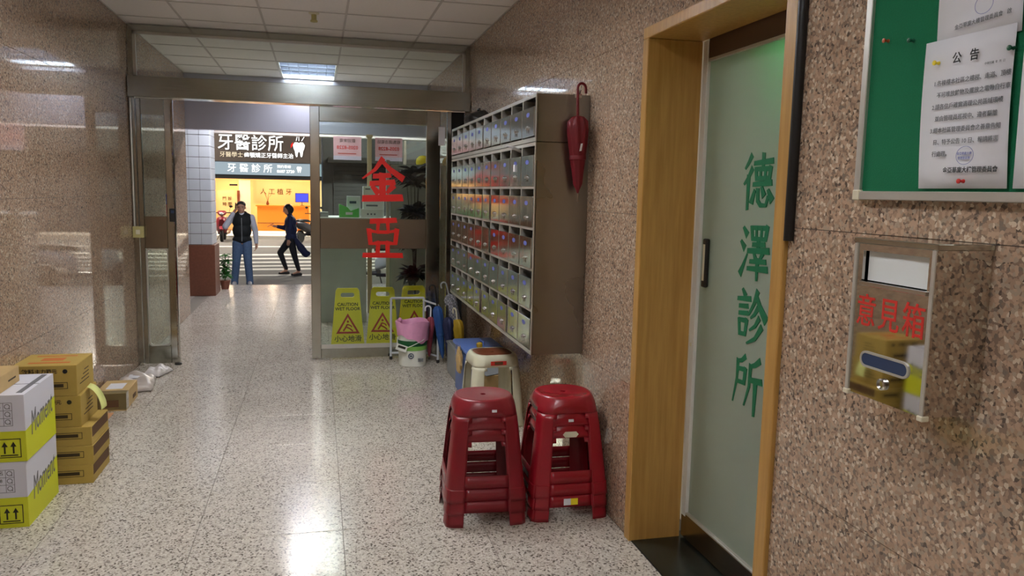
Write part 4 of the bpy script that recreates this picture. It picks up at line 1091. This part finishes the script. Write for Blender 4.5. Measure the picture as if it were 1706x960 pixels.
leafy('potted_plant', 'green leafy potted plant at the foot of the tiled pillar', (-1.42, 12.85, 0), .55, 60, .10, 'leaf', 4, (.075, .12), .12)

# ---- reception counter behind the wide glass leaf
rc = thing('reception_counter', 'grey panelled counter with white top beyond the glass door', 'counter', (.0, 9.5, 0))
box('panel', (.02, 0, 0), (.56, .04, .90), 'boothgrey', rc, .003)
box('panel', (.84, 0, 0), (1.39, .04, .90), 'boothgrey', rc, .003)
box('side_panel', (.02, .04, 0), (.05, .55, 1.22), 'boothgrey', rc)
box('side_panel', (.53, .04, 0), (.56, .55, .90), 'boothgrey', rc)
box('side_panel', (.84, .04, 0), (.87, .55, .90), 'boothgrey', rc)
box('apron', (.02, 0, .90), (1.39, .04, 1.22), 'boothgrey', rc)
box('worktop', (.0, -.06, 1.22), (.80, .58, 1.262), 'counterwhite', rc, .004)
box('worktop', (.80, -.02, 1.22), (1.39, .58, 1.262), 'boothgrey', rc, .004)
box('upright', (.795, -.03, 0), (.835, .03, 1.95), 'alu', rc, .003)
box('screen_panel', (.85, .0, 1.262), (1.35, .03, 1.90), 'boothgrey', rc, .003)
box('glass_edge', (.2, -.075, 1.20), (.60, -.06, 1.218), 'teal', rc)
CT = 1.2625
def citem(name, label, cat, x0, x1, y0, y1, h, mm, extra=None):
    t = thing(name, label, cat, ((x0+x1)/2, (y0+y1)/2, CT))
    box('body', (-(x1-x0)/2, -(y1-y0)/2, 0), ((x1-x0)/2, (y1-y0)/2, h), mm, t, .003)
    if extra: extra(t, (x1-x0)/2, (y1-y0)/2, h)
    return t
gf = thing('file_holder', 'green slant-cut file holder on the counter', 'file holder', (.36, 9.53, CT))
flat('side', [[(-.115, 0), (.115, 0), (.115, .11), (.02, .075), (-.02, .12), (-.115, .155)]], .07, 'greenbox', gf, on_front(0, 0, .0))
box('front_label', (-.04, -.0372, .03), (.04, -.036, .06), 'paper', gf)
citem('desk_box', 'white tissue-style box nearest the green file holder', 'box', .50, .76, 9.50, 9.58, .10, 'counterwhite', lambda t, a, b, h: [box('printed_mark', (-.06+.04*k, -b-.001, .03), (-.04+.04*k, -b, .05), 'ink', t) for k in range(3)])
citem('desk_box', 'tall pale box behind the green file holder', 'box', .34, .50, 9.62, 9.72, .25, 'cwhite', lambda t, a, b, h: box('printed_mark', (-.05, -b-.001, .16), (.03, -b, .19), 'navy', t))
citem('desk_box', 'wide white box standing at the back of the counter', 'box', .53, .78, 9.62, 9.75, .37, 'counterwhite', lambda t, a, b, h: [box('printed_mark', (-.09, -b-.001, .13), (.05, -b, .15), 'ink', t), box('printed_mark', (-.10, -b-.001, .33), (-.04, -b, .345), 'ink', t)])
citem('desk_box', 'small grey case at the counter end', 'box', .02, .12, 9.5, 9.6, .06, 'boothgrey', lambda t, a, b, h: box('lid_line', (-a-.001, -b-.001, .04), (a+.001, -b, .043), 'ink', t))
kp = thing('support_pole', 'pale wooden pole from counter to shutter housing', 'pole', (.645, 10.22, 0))
box('shaft', (-.028, -.028, 0), (.028, .028, 2.25), 'postwood', kp, .004); box('cap', (-.04, -.04, 2.25), (.04, .04, 2.284), 'postwood', kp, .003)
def poster(x, mm1, label, top):
    t = thing('poster', label, 'poster', (x, YE-.012, 1.965), 0, 'posters hung below the shutter housing')
    box('sheet', (-.175, 0, 0), (.175, .003, .295), mm1, t)
    Tm = basis((0, -.0006, 0), (-1, 0, 0), (0, 0, 1)) # seen from behind: mirror writing
    Mi = on_front(0, -.0006, 0) @ Matrix.Diagonal((-1, 1, 1, 1))
    text('title_line', top, .05, 'blackink', t, Mi @ Matrix.Translation((0, .24, 0)))
    text('phone_line', '0205-8228', .062, 'redink', t, Mi @ Matrix.Translation((0, .155, 0)), bold=.001)
    box('red_rule', (-.12, -.0006, .075), (.11, 0, .085), 'redsign', t); box('pale_foot', (-.175, -.0008, 0), (.175, 0, .05), 'posterlilac', t)
    return t
poster(.375, 'posterpink', 'pink rental poster hanging left of the pale pole', '歡迎來電')
poster(.90, 'posterpink', 'pink rental poster hanging right of the pale pole', '租售請洽電話')
leafy('potted_shrub', 'dark bushy shrub in a pot beside the grey counter', (1.10, 9.1, 0), 1.82, 280, .12, 'darkleaf', 9, (.13, .24), .20, 'shrub')
hel = thing('helmet', 'yellow helmet on top of the grey screen panel', 'helmet', (1.24, 9.515, 1.905))
MB().lathe([(.085, 0), (.09, .03), (.08, .07), (.05, .1), (.001, .11)], 'yellow', 24).build('shell', hel, True)
MB().box((-.05, -.13, .0), (.05, -.07, .012), 'yellow', None, .004).build('visor', hel, True)

# ---- scooters
def scooter(loc, rz, paint, label):
    t = thing('scooter', label, 'scooter', loc, rz, 'parked scooters')   # local +x = forward
    for x in (-.60, .60):
        w_ = MB().lathe([(.15, -.045), (.20, -.05), (.225, -.03), (.225, .03), (.20, .05), (.15, .045)], 'tyre', 28, Matrix.Translation((x, 0, .225)) @ Matrix.Rotation(PI/2, 4, 'X')).build('tyre', t, True)
        MB().lathe([(.15, -.03), (.05, -.04), (.05, .04), (.15, .03)], 'chrome', 20, Matrix.Translation((x, 0, .225)) @ Matrix.Rotation(PI/2, 4, 'X')).build('rim', t, True)
    def loft(nm, secs, mm):
        vs = []; fs = []; n = 16
        for (x, z, wx, hz) in secs:
            for k in range(n):
                a = 2*PI*k/n; c, s = math.cos(a), math.sin(a)
                vs.append((x, wx*math.copysign(abs(c)**.7, c), z+hz*math.copysign(abs(s)**.7, s)))
        for i in range(len(secs)-1):
            for k in range(n): fs.append((i*n+k, i*n+(k+1) % n, (i+1)*n+(k+1) % n, (i+1)*n+k))
        fs += [tuple(range(n)), tuple((len(secs)-1)*n+k for k in range(n))[::-1]]
        MB().add(vs, fs, mm).build(nm, t, True)
    loft('rear_body', [(-.90, .70, .05, .04), (-.80, .66, .13, .10), (-.5, .60, .17, .14), (-.2, .52, .17, .16), (-.08, .45, .15, .13)], paint)
    loft('floorboard', [(-.12, .28, .15, .05), (.2, .27, .16, .035), (.36, .30, .15, .06)], 'scoot_dark')
    vs = []
    loft('front_shield', [(.30, .50, .17, .20), (.40, .58, .20, .30), (.50, .62, .17, .26), (.58, .60, .09, .18)], paint)
    loft('front_fender', [(.40, .45, .06, .03), (.60, .50, .08, .045), (.80, .42, .06, .03)], paint)
    loft('seat', [(-.78, .77, .08, .035), (-.6, .79, .14, .05), (-.25, .77, .14, .05), (-.05, .74, .08, .035)], 'black')
    loft('handlebar_cowl', [(.24, .98, .07, .05), (.34, 1.0, .15, .08), (.44, .97, .12, .07), (.5, .93, .05, .04)], paint)
    MB().tube([(.28, -.34, 1.0), (.34, -.15, 1.0), (.34, .15, 1.0), (.28, .34, 1.0)], .016, 'black', 8).build('handlebar', t, True)
    MB().tube([(.35, 0, .9), (.58, 0, .28)], .03, 'scoot_dark', 8).build('fork', t, True)
    MB().sphere((.485, 0, .97), (.03, .07, .045), 'lampglass').build('headlight', t, True)
    MB().sphere((-.9, 0, .70), (.02, .07, .03), 'redsign').build('tail_light', t, True)
    for s in (-1, 1):
        m_ = MB().tube([(.32, s*.24, 1.02), (.33, s*.28, 1.18)], .006, 'black', 6).build('mirror_stem', t, True)
        MB().sphere((.33, s*.30, 1.22), (.015, .06, .04), 'black').build('mirror', t, True)
    MB().tube([(-.1, .1, .24), (-.7, .15, .26), (-.95, .16, .32)], [.03, .05, .045], 'scoot_dark', 10).build('exhaust', t, True)
    box('plate', (-.93, -.08, .46), (-.92, .08, .56), 'white', t)
    MB().tube([(-.1, -.1, .25), (-.12, -.22, .02)], .012, 'black', 6).build('side_stand', t, True)
    return t
scooter((-3.25, 29.2, ZR), math.radians(-88), 'scoot_red', 'dark red scooter parked before the clinic near the tiled pillar')
scooter((-.30, 28.7, ZR), math.radians(60), 'scoot_dark', 'dark scooter parked before the clinic behind the woman')
scooter((1.05, 15.6, ZR), math.radians(160), 'scoot_white', 'white scooter parked at the kerb seen under the counter')

# ---- dental clinic across the street
K = 31.5/28.5
def cz(z): return 1.6+(z-1.6)*K
YC = 31.6
dcl = thing('dental_clinic', 'lit dental clinic front with dark sign board across the street', 'building', (-2.0, YC, -.2))
def cp(nm, lo, hi, mm, ch=0): return box(nm, (lo[0]+2.0, lo[1]-YC, lo[2]+.2), (hi[0]+2.0, hi[1]-YC, hi[2]+.2), mm, dcl, ch)
SX0, SX1 = -5.2, .15
cp('upper_wall', (SX0, YC+.05, cz(3.5)), (SX1, YC+.5, 7.0), 'darkwall')
sg = cp('sign_board', (SX0, YC-.25, cz(2.44)), (SX1, YC+.1, cz(3.5)), 'signdark', .01)
lb = cp('light_strip', (SX0, YC-.22, cz(2.0)), (SX1, YC+.1, cz(2.42)), 'lightbox')
cp('head_bar', (SX0, YC-.2, cz(1.86)), (SX1, YC+.1, cz(2.0)), 'black')
cp('floor_slab', (SX0, YC, -.2), (SX1, YC+4, -.15), 'clinicwhite')
cp('ceiling_slab', (SX0, YC, cz(2.05)), (SX1, YC+4, cz(2.05)+.1), 'clinicwhite')
cp('back_wall', (SX0, YC+3.9, -.15), (SX1, YC+4, cz(2.05)), 'clinicwall')
cp('side_wall', (SX0, YC, -.15), (SX0+.1, YC+3.9, cz(2.05)), 'clinicwhite')
cp('side_wall', (SX1-.1, YC, -.15), (SX1, YC+3.9, cz(2.05)), 'clinicwall')
cp('feature_wall', (-2.55, YC+1.9, .9), (-.0, YC+2.0, cz(1.83)), 'clinicwall')
cp('pale_partition', (-3.05, YC+1.5, -.15), (-2.62, YC+1.6, cz(1.83)), 'clinicwhite')
cp('door_panel', (-3.85, YC+1.5, -.15), (-3.12, YC+1.58, cz(1.45)), 'clinicwall')
cp('door_post', (-3.12, YC+1.48, -.15), (-3.02, YC+1.6, cz(1.45)), 'brownseat')
def onc(x, z, yy): return on_front(x+2.0, yy-YC, z+.2)
for ch, x in zip('牙醫診所', (-3.33, -2.73, -2.13, -1.53)):
    text('sign_character', ch, .60, 'signtext', dcl, onc(x, cz(3.05), YC-.262) @ Matrix.Diagonal((.98, 1.06, 1, 1)), th=.02, bold=.004)
text('sign_subtitle', '牙醫學士‧', .21, 'signwarm', dcl, onc(-3.55, cz(2.66), YC-.262), th=.01, align='LEFT')
text('sign_subtitle', '齒顎矯正牙醫師主治', .20, 'signtext', dcl, onc(-2.68, cz(2.66), YC-.262), th=.01, bold=.002, align='LEFT')
tooth = [(-.20, .10), (-.22, .22), (-.15, .32), (-.05, .32), (0, .29), (.05, .32), (.15, .32), (.22, .22), (.20, .10), (.15, -.02), (.13, -.17), (.10, -.24), (.06, -.22), (.04, -.08), (0, -.02), (-.04, -.08), (-.06, -.22), (-.10, -.24), (-.13, -.17), (-.15, -.02)]
flat('tooth_emblem', [tooth], .02, 'signtext', dcl, onc(-.68, cz(2.86), YC-.262))
for k, (a, b) in enumerate(((-.10, -.06), (0, 0), (.10, .2))):
    MB().tube([(a, 0, 0), (b, 0, .16)], .014, 'signtext', 6).build('emblem_ray', dcl, T=Matrix.Translation((-.68+2.0, -.262, cz(3.20)+.2)))
flat('emblem_drop', [[(-.03, -.12), (.05, .0), (.06, .12), (-.02, .02)]], .02, 'redink', dcl, onc(-.95, cz(3.05), YC-.262))
text('strip_lettering', '牙 醫 診 所', .34, 'signtext', dcl, onc(-3.3, cz(2.21), YC-.232), th=.01, bold=.002, align='LEFT')
text('strip_lettering', '預約專線', .13, 'signtext', dcl, onc(-1.50, cz(2.30), YC-.232), th=.01, align='LEFT'); text('strip_lettering', '8687 2720', .15, 'signtext', dcl, onc(-1.50, cz(2.14), YC-.232), th=.01, bold=.004, align='LEFT')
flat('strip_emblem', [[(x*.42, y*.42) for x, y in tooth]], .01, 'signtext', dcl, onc(-.68, cz(2.20), YC-.232))
text('wall_lettering', '人 工 植 牙', .26, 'bronze', dcl, onc(-1.65, cz(1.42), YC+1.89), th=.02)
text('panel_lettering', '門 診', .16, 'bronze', dcl, onc(-3.5, cz(1.15), YC+1.49), th=.01); text('panel_lettering', '時 間', .16, 'bronze', dcl, onc(-3.5, cz(.95), YC+1.49), th=.01)
box('wall_vent', (-3.4+2.0, 1.45, cz(1.62)+.2), (-3.1+2.0, 1.5, cz(1.68)+.2), 'black', dcl)
for x in (-3.6, -1.9, -.7):
    MB().lathe([(.14, 0), (.14, -.03)], 'warmlamp', 18, Matrix.Translation((x+2.0, .8, cz(2.05)+.2-.001))).build('down_light', dcl)
    MB().lathe([(.14, 0), (.14, -.03)], 'warmlamp', 18, Matrix.Translation((x+2.0, 2.9, cz(2.05)+.2-.001))).build('down_light', dcl)
dk = thing('reception_desk', 'orange reception desk inside the clinic', 'desk', (-1.35, YC+1.2, -.15))
box('front', (-1.0, -.03, 0), (1.0, .03, .98), 'clinicdesk', dk, .01); box('top', (-1.05, -.08, .98), (1.05, .5, 1.03), 'clinicdesk', dk, .01)
for s in (-1, 1): box('end_panel', (s*.98-.02, .03, 0), (s*.98+.02, .45, .98), 'clinicdesk', dk)
box('painted_groove_shade', (-1.0, -.032, .30), (1.0, -.03, .33), 'brownseat', dk)  # no groove is cut; the strip's brown colour paints its shade
mo = thing('monitor', 'violet lit monitor on the clinic desk', 'monitor', (-.62, YC+1.25, .88))
box('stand', (-.08, -.06, 0), (.08, .06, .015), 'black', mo); box('neck', (-.015, -.01, .015), (.015, .01, .15), 'black', mo); box('bezel', (-.26, -.02, .13), (.26, .02, .50), 'black', mo, .005); box('screen', (-.245, -.023, .145), (.245, -.02, .485), 'screen', mo)
pp = thing('vase', 'small vase of twigs on the clinic desk', 'vase', (-1.95, YC+1.3, .88))
MB().lathe([(.04, 0), (.06, .06), (.03, .14), (.035, .16)], 'brownseat', 16).build('pot', pp, True)
for k in range(5):
    a = k*1.3; MB().tube([(0, 0, .14), (.05*math.cos(a), .05*math.sin(a), .3), (.14*math.cos(a), .10*math.sin(a), .42+.03*k)], .006, 'brownseat', 6).build('twig', pp)
# dark neighbouring fronts
nb1 = thing('shuttered_shop', 'dark shuttered shop front beside the clinic', 'building', (4.0, YC, -.2))
box('wall', (-3.8, .1, 0), (8, .6, 8), 'darkwall', nb1)
for k in range(16): box('shutter_slat', (-3.4, .06, .1+.16*k), (3.5, .1, .25+.16*k), 'darkwall', nb1, .01)
box('awning', (-3.6, -.5, 2.8), (4.0, .1, 3.0), 'black', nb1)
nb2 = thing('shuttered_shop', 'dark plain building left of the clinic', 'building', (-9.0, YC, -.2))
box('wall', (-8, .1, 0), (3.75, .6, 8), 'darkwall', nb2); box('door', (-1, .06, 0), (0, .1, 2.2), 'black', nb2); box('window', (.8, .06, 1), (2.4, .1, 2.2), 'black', nb2)
# street lamps added out of frame to brighten the street
def added_street_lamp(x, y_, label):
    t = thing('added_street_lamp', label, 'street lamp', (x, y_, ZR), 0, 'added street lamps')
    MB().tube([(0, 0, 0), (0, 0, 6.4), (.3, -.3, 6.9), (1.0, -1.6, 7.0)] if y_ > 25 else [(0, 0, 0), (0, 0, 6.4), (-.3, .3, 6.9), (-1.0, 1.6, 7.0)], [.07, .05, .045, .04], 'concrete', 10).build('pole', t, True)
    s = -1 if y_ > 25 else 1
    box('lamp_head', (-s*1.0-.15, s*1.7-.3, 6.96), (-s*1.0+.15, s*1.7+.3, 7.06), 'greybin', t, .01)
    box('lamp_lens', (-s*1.0-.13, s*1.7-.27, 6.94), (-s*1.0+.13, s*1.7+.27, 6.96), emit('added_lamp_lens', (255, 244, 226), 1300), t)
added_street_lamp(3.2, 29.9, 'added street lamp on the far pavement beside the shuttered shop')
added_street_lamp(-7.5, 30.6, 'added street lamp on the far pavement left of the clinic')

# ================================================================== PEOPLE
def blob(name, prims, voxel, mm, parent, smooth_it=6, T=None):
    """prims: ('c', p0, p1, r0, r1) tapered capsules, ('e', centre, radii) ellipsoids -> one continuous skin"""
    bm = bmesh.new()
    for p in prims:
        b2 = bmesh.new()
        if p[0] == 'c':
            for c_, r in ((p[1], p[3]), (p[2], p[4])):
                bmesh.ops.create_icosphere(b2, subdivisions=2, radius=r, matrix=Matrix.Translation(c_))
            res = bmesh.ops.convex_hull(b2, input=b2.verts[:])
            bmesh.ops.delete(b2, geom=[x for x in res['geom_interior'] if isinstance(x, bmesh.types.BMVert)], context='VERTS')
        else:
            S = Matrix.Diagonal((*p[2], 1)); R = p[3] if len(p) > 3 else Matrix.Identity(4)
            bmesh.ops.create_icosphere(b2, subdivisions=3, radius=1, matrix=Matrix.Translation(p[1]) @ R @ S)
        tm = bpy.data.meshes.new('t'); b2.to_mesh(tm); b2.free(); bm.from_mesh(tm); bpy.data.meshes.remove(tm)
    me = bpy.data.meshes.new(name); bm.to_mesh(me); bm.free()
    o = bpy.data.objects.new(name, me); COL.objects.link(o)
    r = o.modifiers.new('r', 'REMESH'); r.mode = 'VOXEL'; r.voxel_size = voxel
    s = o.modifiers.new('s', 'SMOOTH'); s.iterations = smooth_it; s.factor = .5
    bpy.context.view_layer.update()
    m2 = bpy.data.meshes.new_from_object(o.evaluated_get(bpy.context.evaluated_depsgraph_get()))
    bpy.data.objects.remove(o); bpy.data.meshes.remove(me)
    m2.name = name; m2.materials.clear(); m2.materials.append(M[mm]); m2.shade_smooth()
    return link(name, m2, parent, T)
V = lambda *a: Vector(a)
def hand(wrist, direction, palm_n, curl, side=1):
    """capsules of a hand: palm, four fingers with knuckle bends, thumb off the side of the palm"""
    d = Vector(direction).normalized(); n = Vector(palm_n); n = (n-d*n.dot(d)).normalized(); s = d.cross(n)*side
    P = [('c', wrist, wrist+d*.045, .024, .030), ('c', wrist+d*.04+s*.022, wrist+d*.085+s*.026, .018, .014), ('c', wrist+d*.04-s*.018, wrist+d*.085-s*.024, .018, .014), ('c', wrist+d*.045, wrist+d*.08, .024, .018)]
    for k, L in enumerate((.068, .078, .072, .056)):
        o = wrist+d*.085+s*(.027-.018*k)
        a1, a2 = curl, curl*2.1
        p1 = o+(d*math.cos(a1)+n*math.sin(a1))*L*.48; p2 = p1+(d*math.cos(a2)+n*math.sin(a2))*L*.52
        P += [('c', o, p1, .0088, .0082), ('c', p1, p2, .0082, .0068)]
    o = wrist+d*.03+s*.028; p1 = o+(d*.6+s*.6+n*.35).normalized()*.04; p2 = p1+(d*.85+s*.2+n*.5).normalized()*.032
    P += [('c', o, p1, .012, .0105), ('c', p1, p2, .0105, .008)]
    return P
def head_prims(c, fwd, up=V(0, 0, 1)):
    f = Vector(fwd).normalized(); sd_ = f.cross(up).normalized()
    R = Matrix((( sd_.x, f.x, up.x, 0), (sd_.y, f.y, up.y, 0), (sd_.z, f.z, up.z, 0), (0, 0, 0, 1)))
    P = [('e', c+up*.025, (.076, .092, .088), R), ('e', c-up*.035+f*.018, (.060, .068, .078), R), ('c', c-up*.085+f*.05, c-up*.08+f*.045, .024, .026),
         ('c', c+up*.012+f*.088, c-up*.022+f*.104, .009, .014), ('c', c-up*.052+f*.083-sd_*.018, c-up*.052+f*.083+sd_*.018, .009, .009),
         ('c', c+up*.03+f*.078-sd_*.045, c+up*.035+f*.086-sd_*.012, .010, .010), ('c', c+up*.03+f*.078+sd_*.045, c+up*.035+f*.086+sd_*.012, .010, .010)]
    for s in (-1, 1): P += [('e', c+sd_*s*.078-up*.005-f*.005, (.010, .020, .032), R)]
    return P, R, sd_
def eyes(parent, c, f, sd_, up=V(0, 0, 1)):
    for s in (-1, 1): MB().sphere(c+up*.014+f*.084+sd_*s*.030, .009, 'black', None, 8).build('eye', parent, True)
    MB().tube([c-up*.054+f*.092-sd_*.02, c-up*.056+f*.095, c-up*.054+f*.092+sd_*.02], .004, 'pinkred', 6).build('lips', parent, True)

def man(loc):
    t = thing('person', 'person in black vest and jeans holding a phone to the ear', 'person', loc, .05)
    HC = V(-.005, -.02, 1.515); P, R, sd_ = head_prims(HC, V(-.08, -1, -.02))
    f = V(-.08, -1, -.02).normalized()
    sh = (V(-.178, .01, 1.325), V(.178, .01, 1.325)); el = (V(-.30, -.09, 1.15), V(.245, .03, 1.06)); wr = (V(-.138, -.065, 1.425), V(.262, -.045, .82))
    hips = (V(-.085, 0, .83), V(.085, 0, .83)); kn = (V(-.115, -.03, .46), V(.10, -.03, .46)); an = (V(-.155, .02, .085), V(.125, .02, .085))
    body = P+[('c', V(0, .01, 1.34), V(0, -.01, 1.46), .058, .052), ('e', V(0, .005, 1.25), (.165, .105, .15)), ('e', V(0, 0, 1.08), (.145, .10, .16)), ('e', V(0, .005, .90), (.155, .11, .12))]
    for i in (0, 1):
        body += [('c', sh[i], el[i], .052, .040), ('c', el[i], wr[i], .040, .026), ('c', V(0, 0, 1.33), sh[i], .06, .055), ('c', hips[i], kn[i], .088, .058), ('c', kn[i], an[i], .058, .036), ('c', an[i], an[i]+V(0, -.13, -.05), .036, .030)]
    body += hand(wr[0], V(.06, .05, .10), V(1, .3, 0), .55, -1)+hand(wr[1], V(.0, -.12, -1), V(-1, 0, 0), .45, 1)
    o = blob('body', body, .0075, 'skin', t, 4); eyes(o, HC, f, sd_)
    blob('vest', [('e', V(0, .006, 1.255), (.188, .132, .15)), ('e', V(0, .0, 1.07), (.178, .128, .19)), ('e', V(0, .004, .90), (.182, .132, .095)), ('c', V(-.10, .015, 1.345), V(.10, .015, 1.345), .072, .072), ('c', V(-.155, .01, 1.325), V(.155, .01, 1.325), .066, .066), ('c', V(-.06, .03, 1.405), V(.06, .03, 1.405), .045, .045), ('c', V(-.06, -.02, 1.39), V(-.04, -.07, 1.36), .028, .026), ('c', V(.06, -.02, 1.39), V(.04, -.07, 1.36), .028, .026)], .011, 'vest', t, 5)
    MB().tube([(0, -.128, 1.32), (0, -.138, 1.2), (0, -.136, 1.02), (0, -.135, .87)], .006, 'greybin', 6).build('zip', t, True)
    blob('shirt', [('c', V(0, .0, 1.33), V(0, -.01, 1.385), .066, .062)]+[q for i in (0, 1) for q in (('c', sh[i], el[i], .068, .058), ('c', el[i], wr[i]+(el[i]-wr[i])*.10, .058, .041))]+[('c', sh[0], sh[1], .055, .055)], .011, 'shirt', t, 4)
    blob('jeans', [('e', V(0, .003, .90), (.170, .122, .09))]+[q for i in (0, 1) for q in (('c', hips[i], kn[i], .104, .080), ('c', kn[i], an[i]+V(0, 0, .0), .080, .068), ('c', an[i]+V(0, -.005, .02), an[i]+V(0, -.01, -.03), .070, .072))], .011, 'jeans', t, 4)
    for i in (0, 1):
        a = an[i]; blob('shoe', [('c', V(a.x, .05, .045), V(a.x, -.03, .05), .043, .046), ('c', V(a.x, -.03, .045), V(a.x-.01+.02*i, -.15, .036), .046, .036), ('e', V(a.x, -.05, .012), (.046, .13, .013))], .009, 'shoe', t, 3)
    blob('hair', [('e', HC+V(0, .018, .052), (.086, .100, .074)), ('e', HC+V(0, .055, .01), (.080, .052, .08))], .008, 'hair_grey', t, 3)
    ph = thing('phone', 'dark phone held to the ear of the person in jeans', 'phone', V(loc[0], loc[1], loc[2])+V(-.108, -.03, 1.46), .3)
    MB().box((-.006, -.036, 0), (.006, .036, .15), 'black', Matrix.Rotation(.25, 4, 'X'), .004).build('case', ph)
    MB().box((.0061, -.032, .006), (.0066, .032, .144), 'navy', Matrix.Rotation(.25, 4, 'X')).build('screen', ph)
man((-1.43, 15.95, ZR))

def woman(loc):
    t = thing('person', 'person in navy jacket walking while looking at a phone', 'person', loc, 0)
    f = V(-1, -.12, -.22).normalized(); HC = V(-.03, 0, 1.44); up = V(-.2, 0, .98).normalized()
    sd0 = f.cross(V(0, 0, 1)).normalized(); up = sd0.cross(f).normalized()
    P, R, sd_ = head_prims(HC, f, up)
    sh = (V(.02, -.165, 1.26), V(.02, .165, 1.26)); el = (V(.01, -.20, 1.02), V(-.10, .19, 1.03)); wr = (V(-.02, -.19, .80), V(-.27, .06, 1.07))
    hips = (V(.02, -.08, .80), V(.02, .08, .80)); kn = (V(.10, -.08, .43), V(-.21, .07, .50)); an = (V(.18, -.08, .085), V(-.09, .07, .10))
    body = P+[('c', V(.02, 0, 1.27), HC+V(.01, 0, -.05), .05, .045), ('e', V(.02, 0, 1.18), (.10, .145, .14)), ('e', V(.03, 0, 1.02), (.095, .125, .15)), ('e', V(.03, 0, .86), (.11, .145, .12))]
    for i in (0, 1):
        fw = V(-.12, 0, -.05)
        body += [('c', sh[i], el[i], .045, .036), ('c', el[i], wr[i], .036, .023), ('c', V(.02, 0, 1.26), sh[i], .055, .05), ('c', hips[i], kn[i], .084, .054), ('c', kn[i], an[i], .054, .034), ('c', an[i], an[i]+fw, .034, .028)]
    body += hand(wr[0], V(-.05, 0, -1), V(-.2, 1, 0), .5, 1)+hand(wr[1], V(-1, -.1, .12), V(0, 0, 1), .45, 1)
    o = blob('body', body, .0075, 'skin', t, 4); eyes(o, HC, f, sd_, up)
    blob('jacket', [('e', V(.02, 0, 1.17), (.128, .172, .15)), ('e', V(.03, 0, 1.0), (.125, .155, .17)), ('e', V(.035, 0, .84), (.135, .17, .11)), ('c', V(.02, -.13, 1.255), V(.02, .13, 1.255), .062, .062), ('c', V(.015, 0, 1.28), V(.0, 0, 1.335), .062, .06)]
         + [q for i in (0, 1) for q in (('c', sh[i], el[i], .066, .056), ('c', el[i], wr[i]+(el[i]-wr[i])*.12, .056, .042))], .011, 'jacket', t, 4)
    blob('trousers', [('e', V(.03, 0, .83), (.122, .155, .10))]+[q for i in (0, 1) for q in (('c', hips[i], kn[i], .098, .066), ('c', kn[i], an[i]+V(0, 0, .05), .066, .046))], .011, 'pants', t, 4)
    for i in (0, 1):
        a = an[i]; blob('shoe', [('c', a+V(.045, 0, -.045), a+V(-.03, 0, -.04), .034, .036), ('c', a+V(-.03, 0, -.045), a+V(-.14, 0, -.055), .036, .027), ('e', a+V(-.045, 0, -.075), (.12, .04, .011))], .009, 'shoe' if False else 'hair_grey', t, 3)
    blob('hair', [('e', HC+up*.045-f*.02, (.088, .094, .08)), ('e', HC-f*.05-up*.01, (.07, .085, .10)), ('c', HC+sd_*.07-f*.01, HC+sd_*.075-up*.08-f*.01, .030, .026), ('c', HC-sd_*.07-f*.01, HC-sd_*.075-up*.08-f*.01, .030, .026)], .008, 'hair', t, 4)
    L0 = V(*loc)
    ph = thing('phone', 'phone with pale screen held out by the walking person', 'phone', L0+V(-.40, .05, 1.10))
    Rp = Matrix.Rotation(-.5, 4, 'Y')
    MB().box((-.075, -.036, -.005), (.075, .036, .005), 'black', Rp, .003).build('case', ph)
    MB().box((-.07, -.033, .005), (.07, .033, .0056), 'paper', Rp).build('screen', ph)
    bg = thing('shoulder_bag', 'dark navy bag swinging behind the walking person', 'bag', L0+V(.14, -.2, .42))
    blob('pouch', [('c', V(.0, 0, .38), V(.10, 0, .20), .05, .085), ('c', V(.10, 0, .20), V(.20, 0, .07), .085, .075), ('e', V(.2, 0, .08), (.10, .05, .07))], .011, 'navycloth', bg, 5)
    MB().tube([V(.0, 0, .42), V(-.03, .01, .6), V(-.10, .02, .82), V(-.11, .12, .88)], .012, 'navycloth', 8).build('strap', bg, True)
woman((-.60, 17.7, ZR))
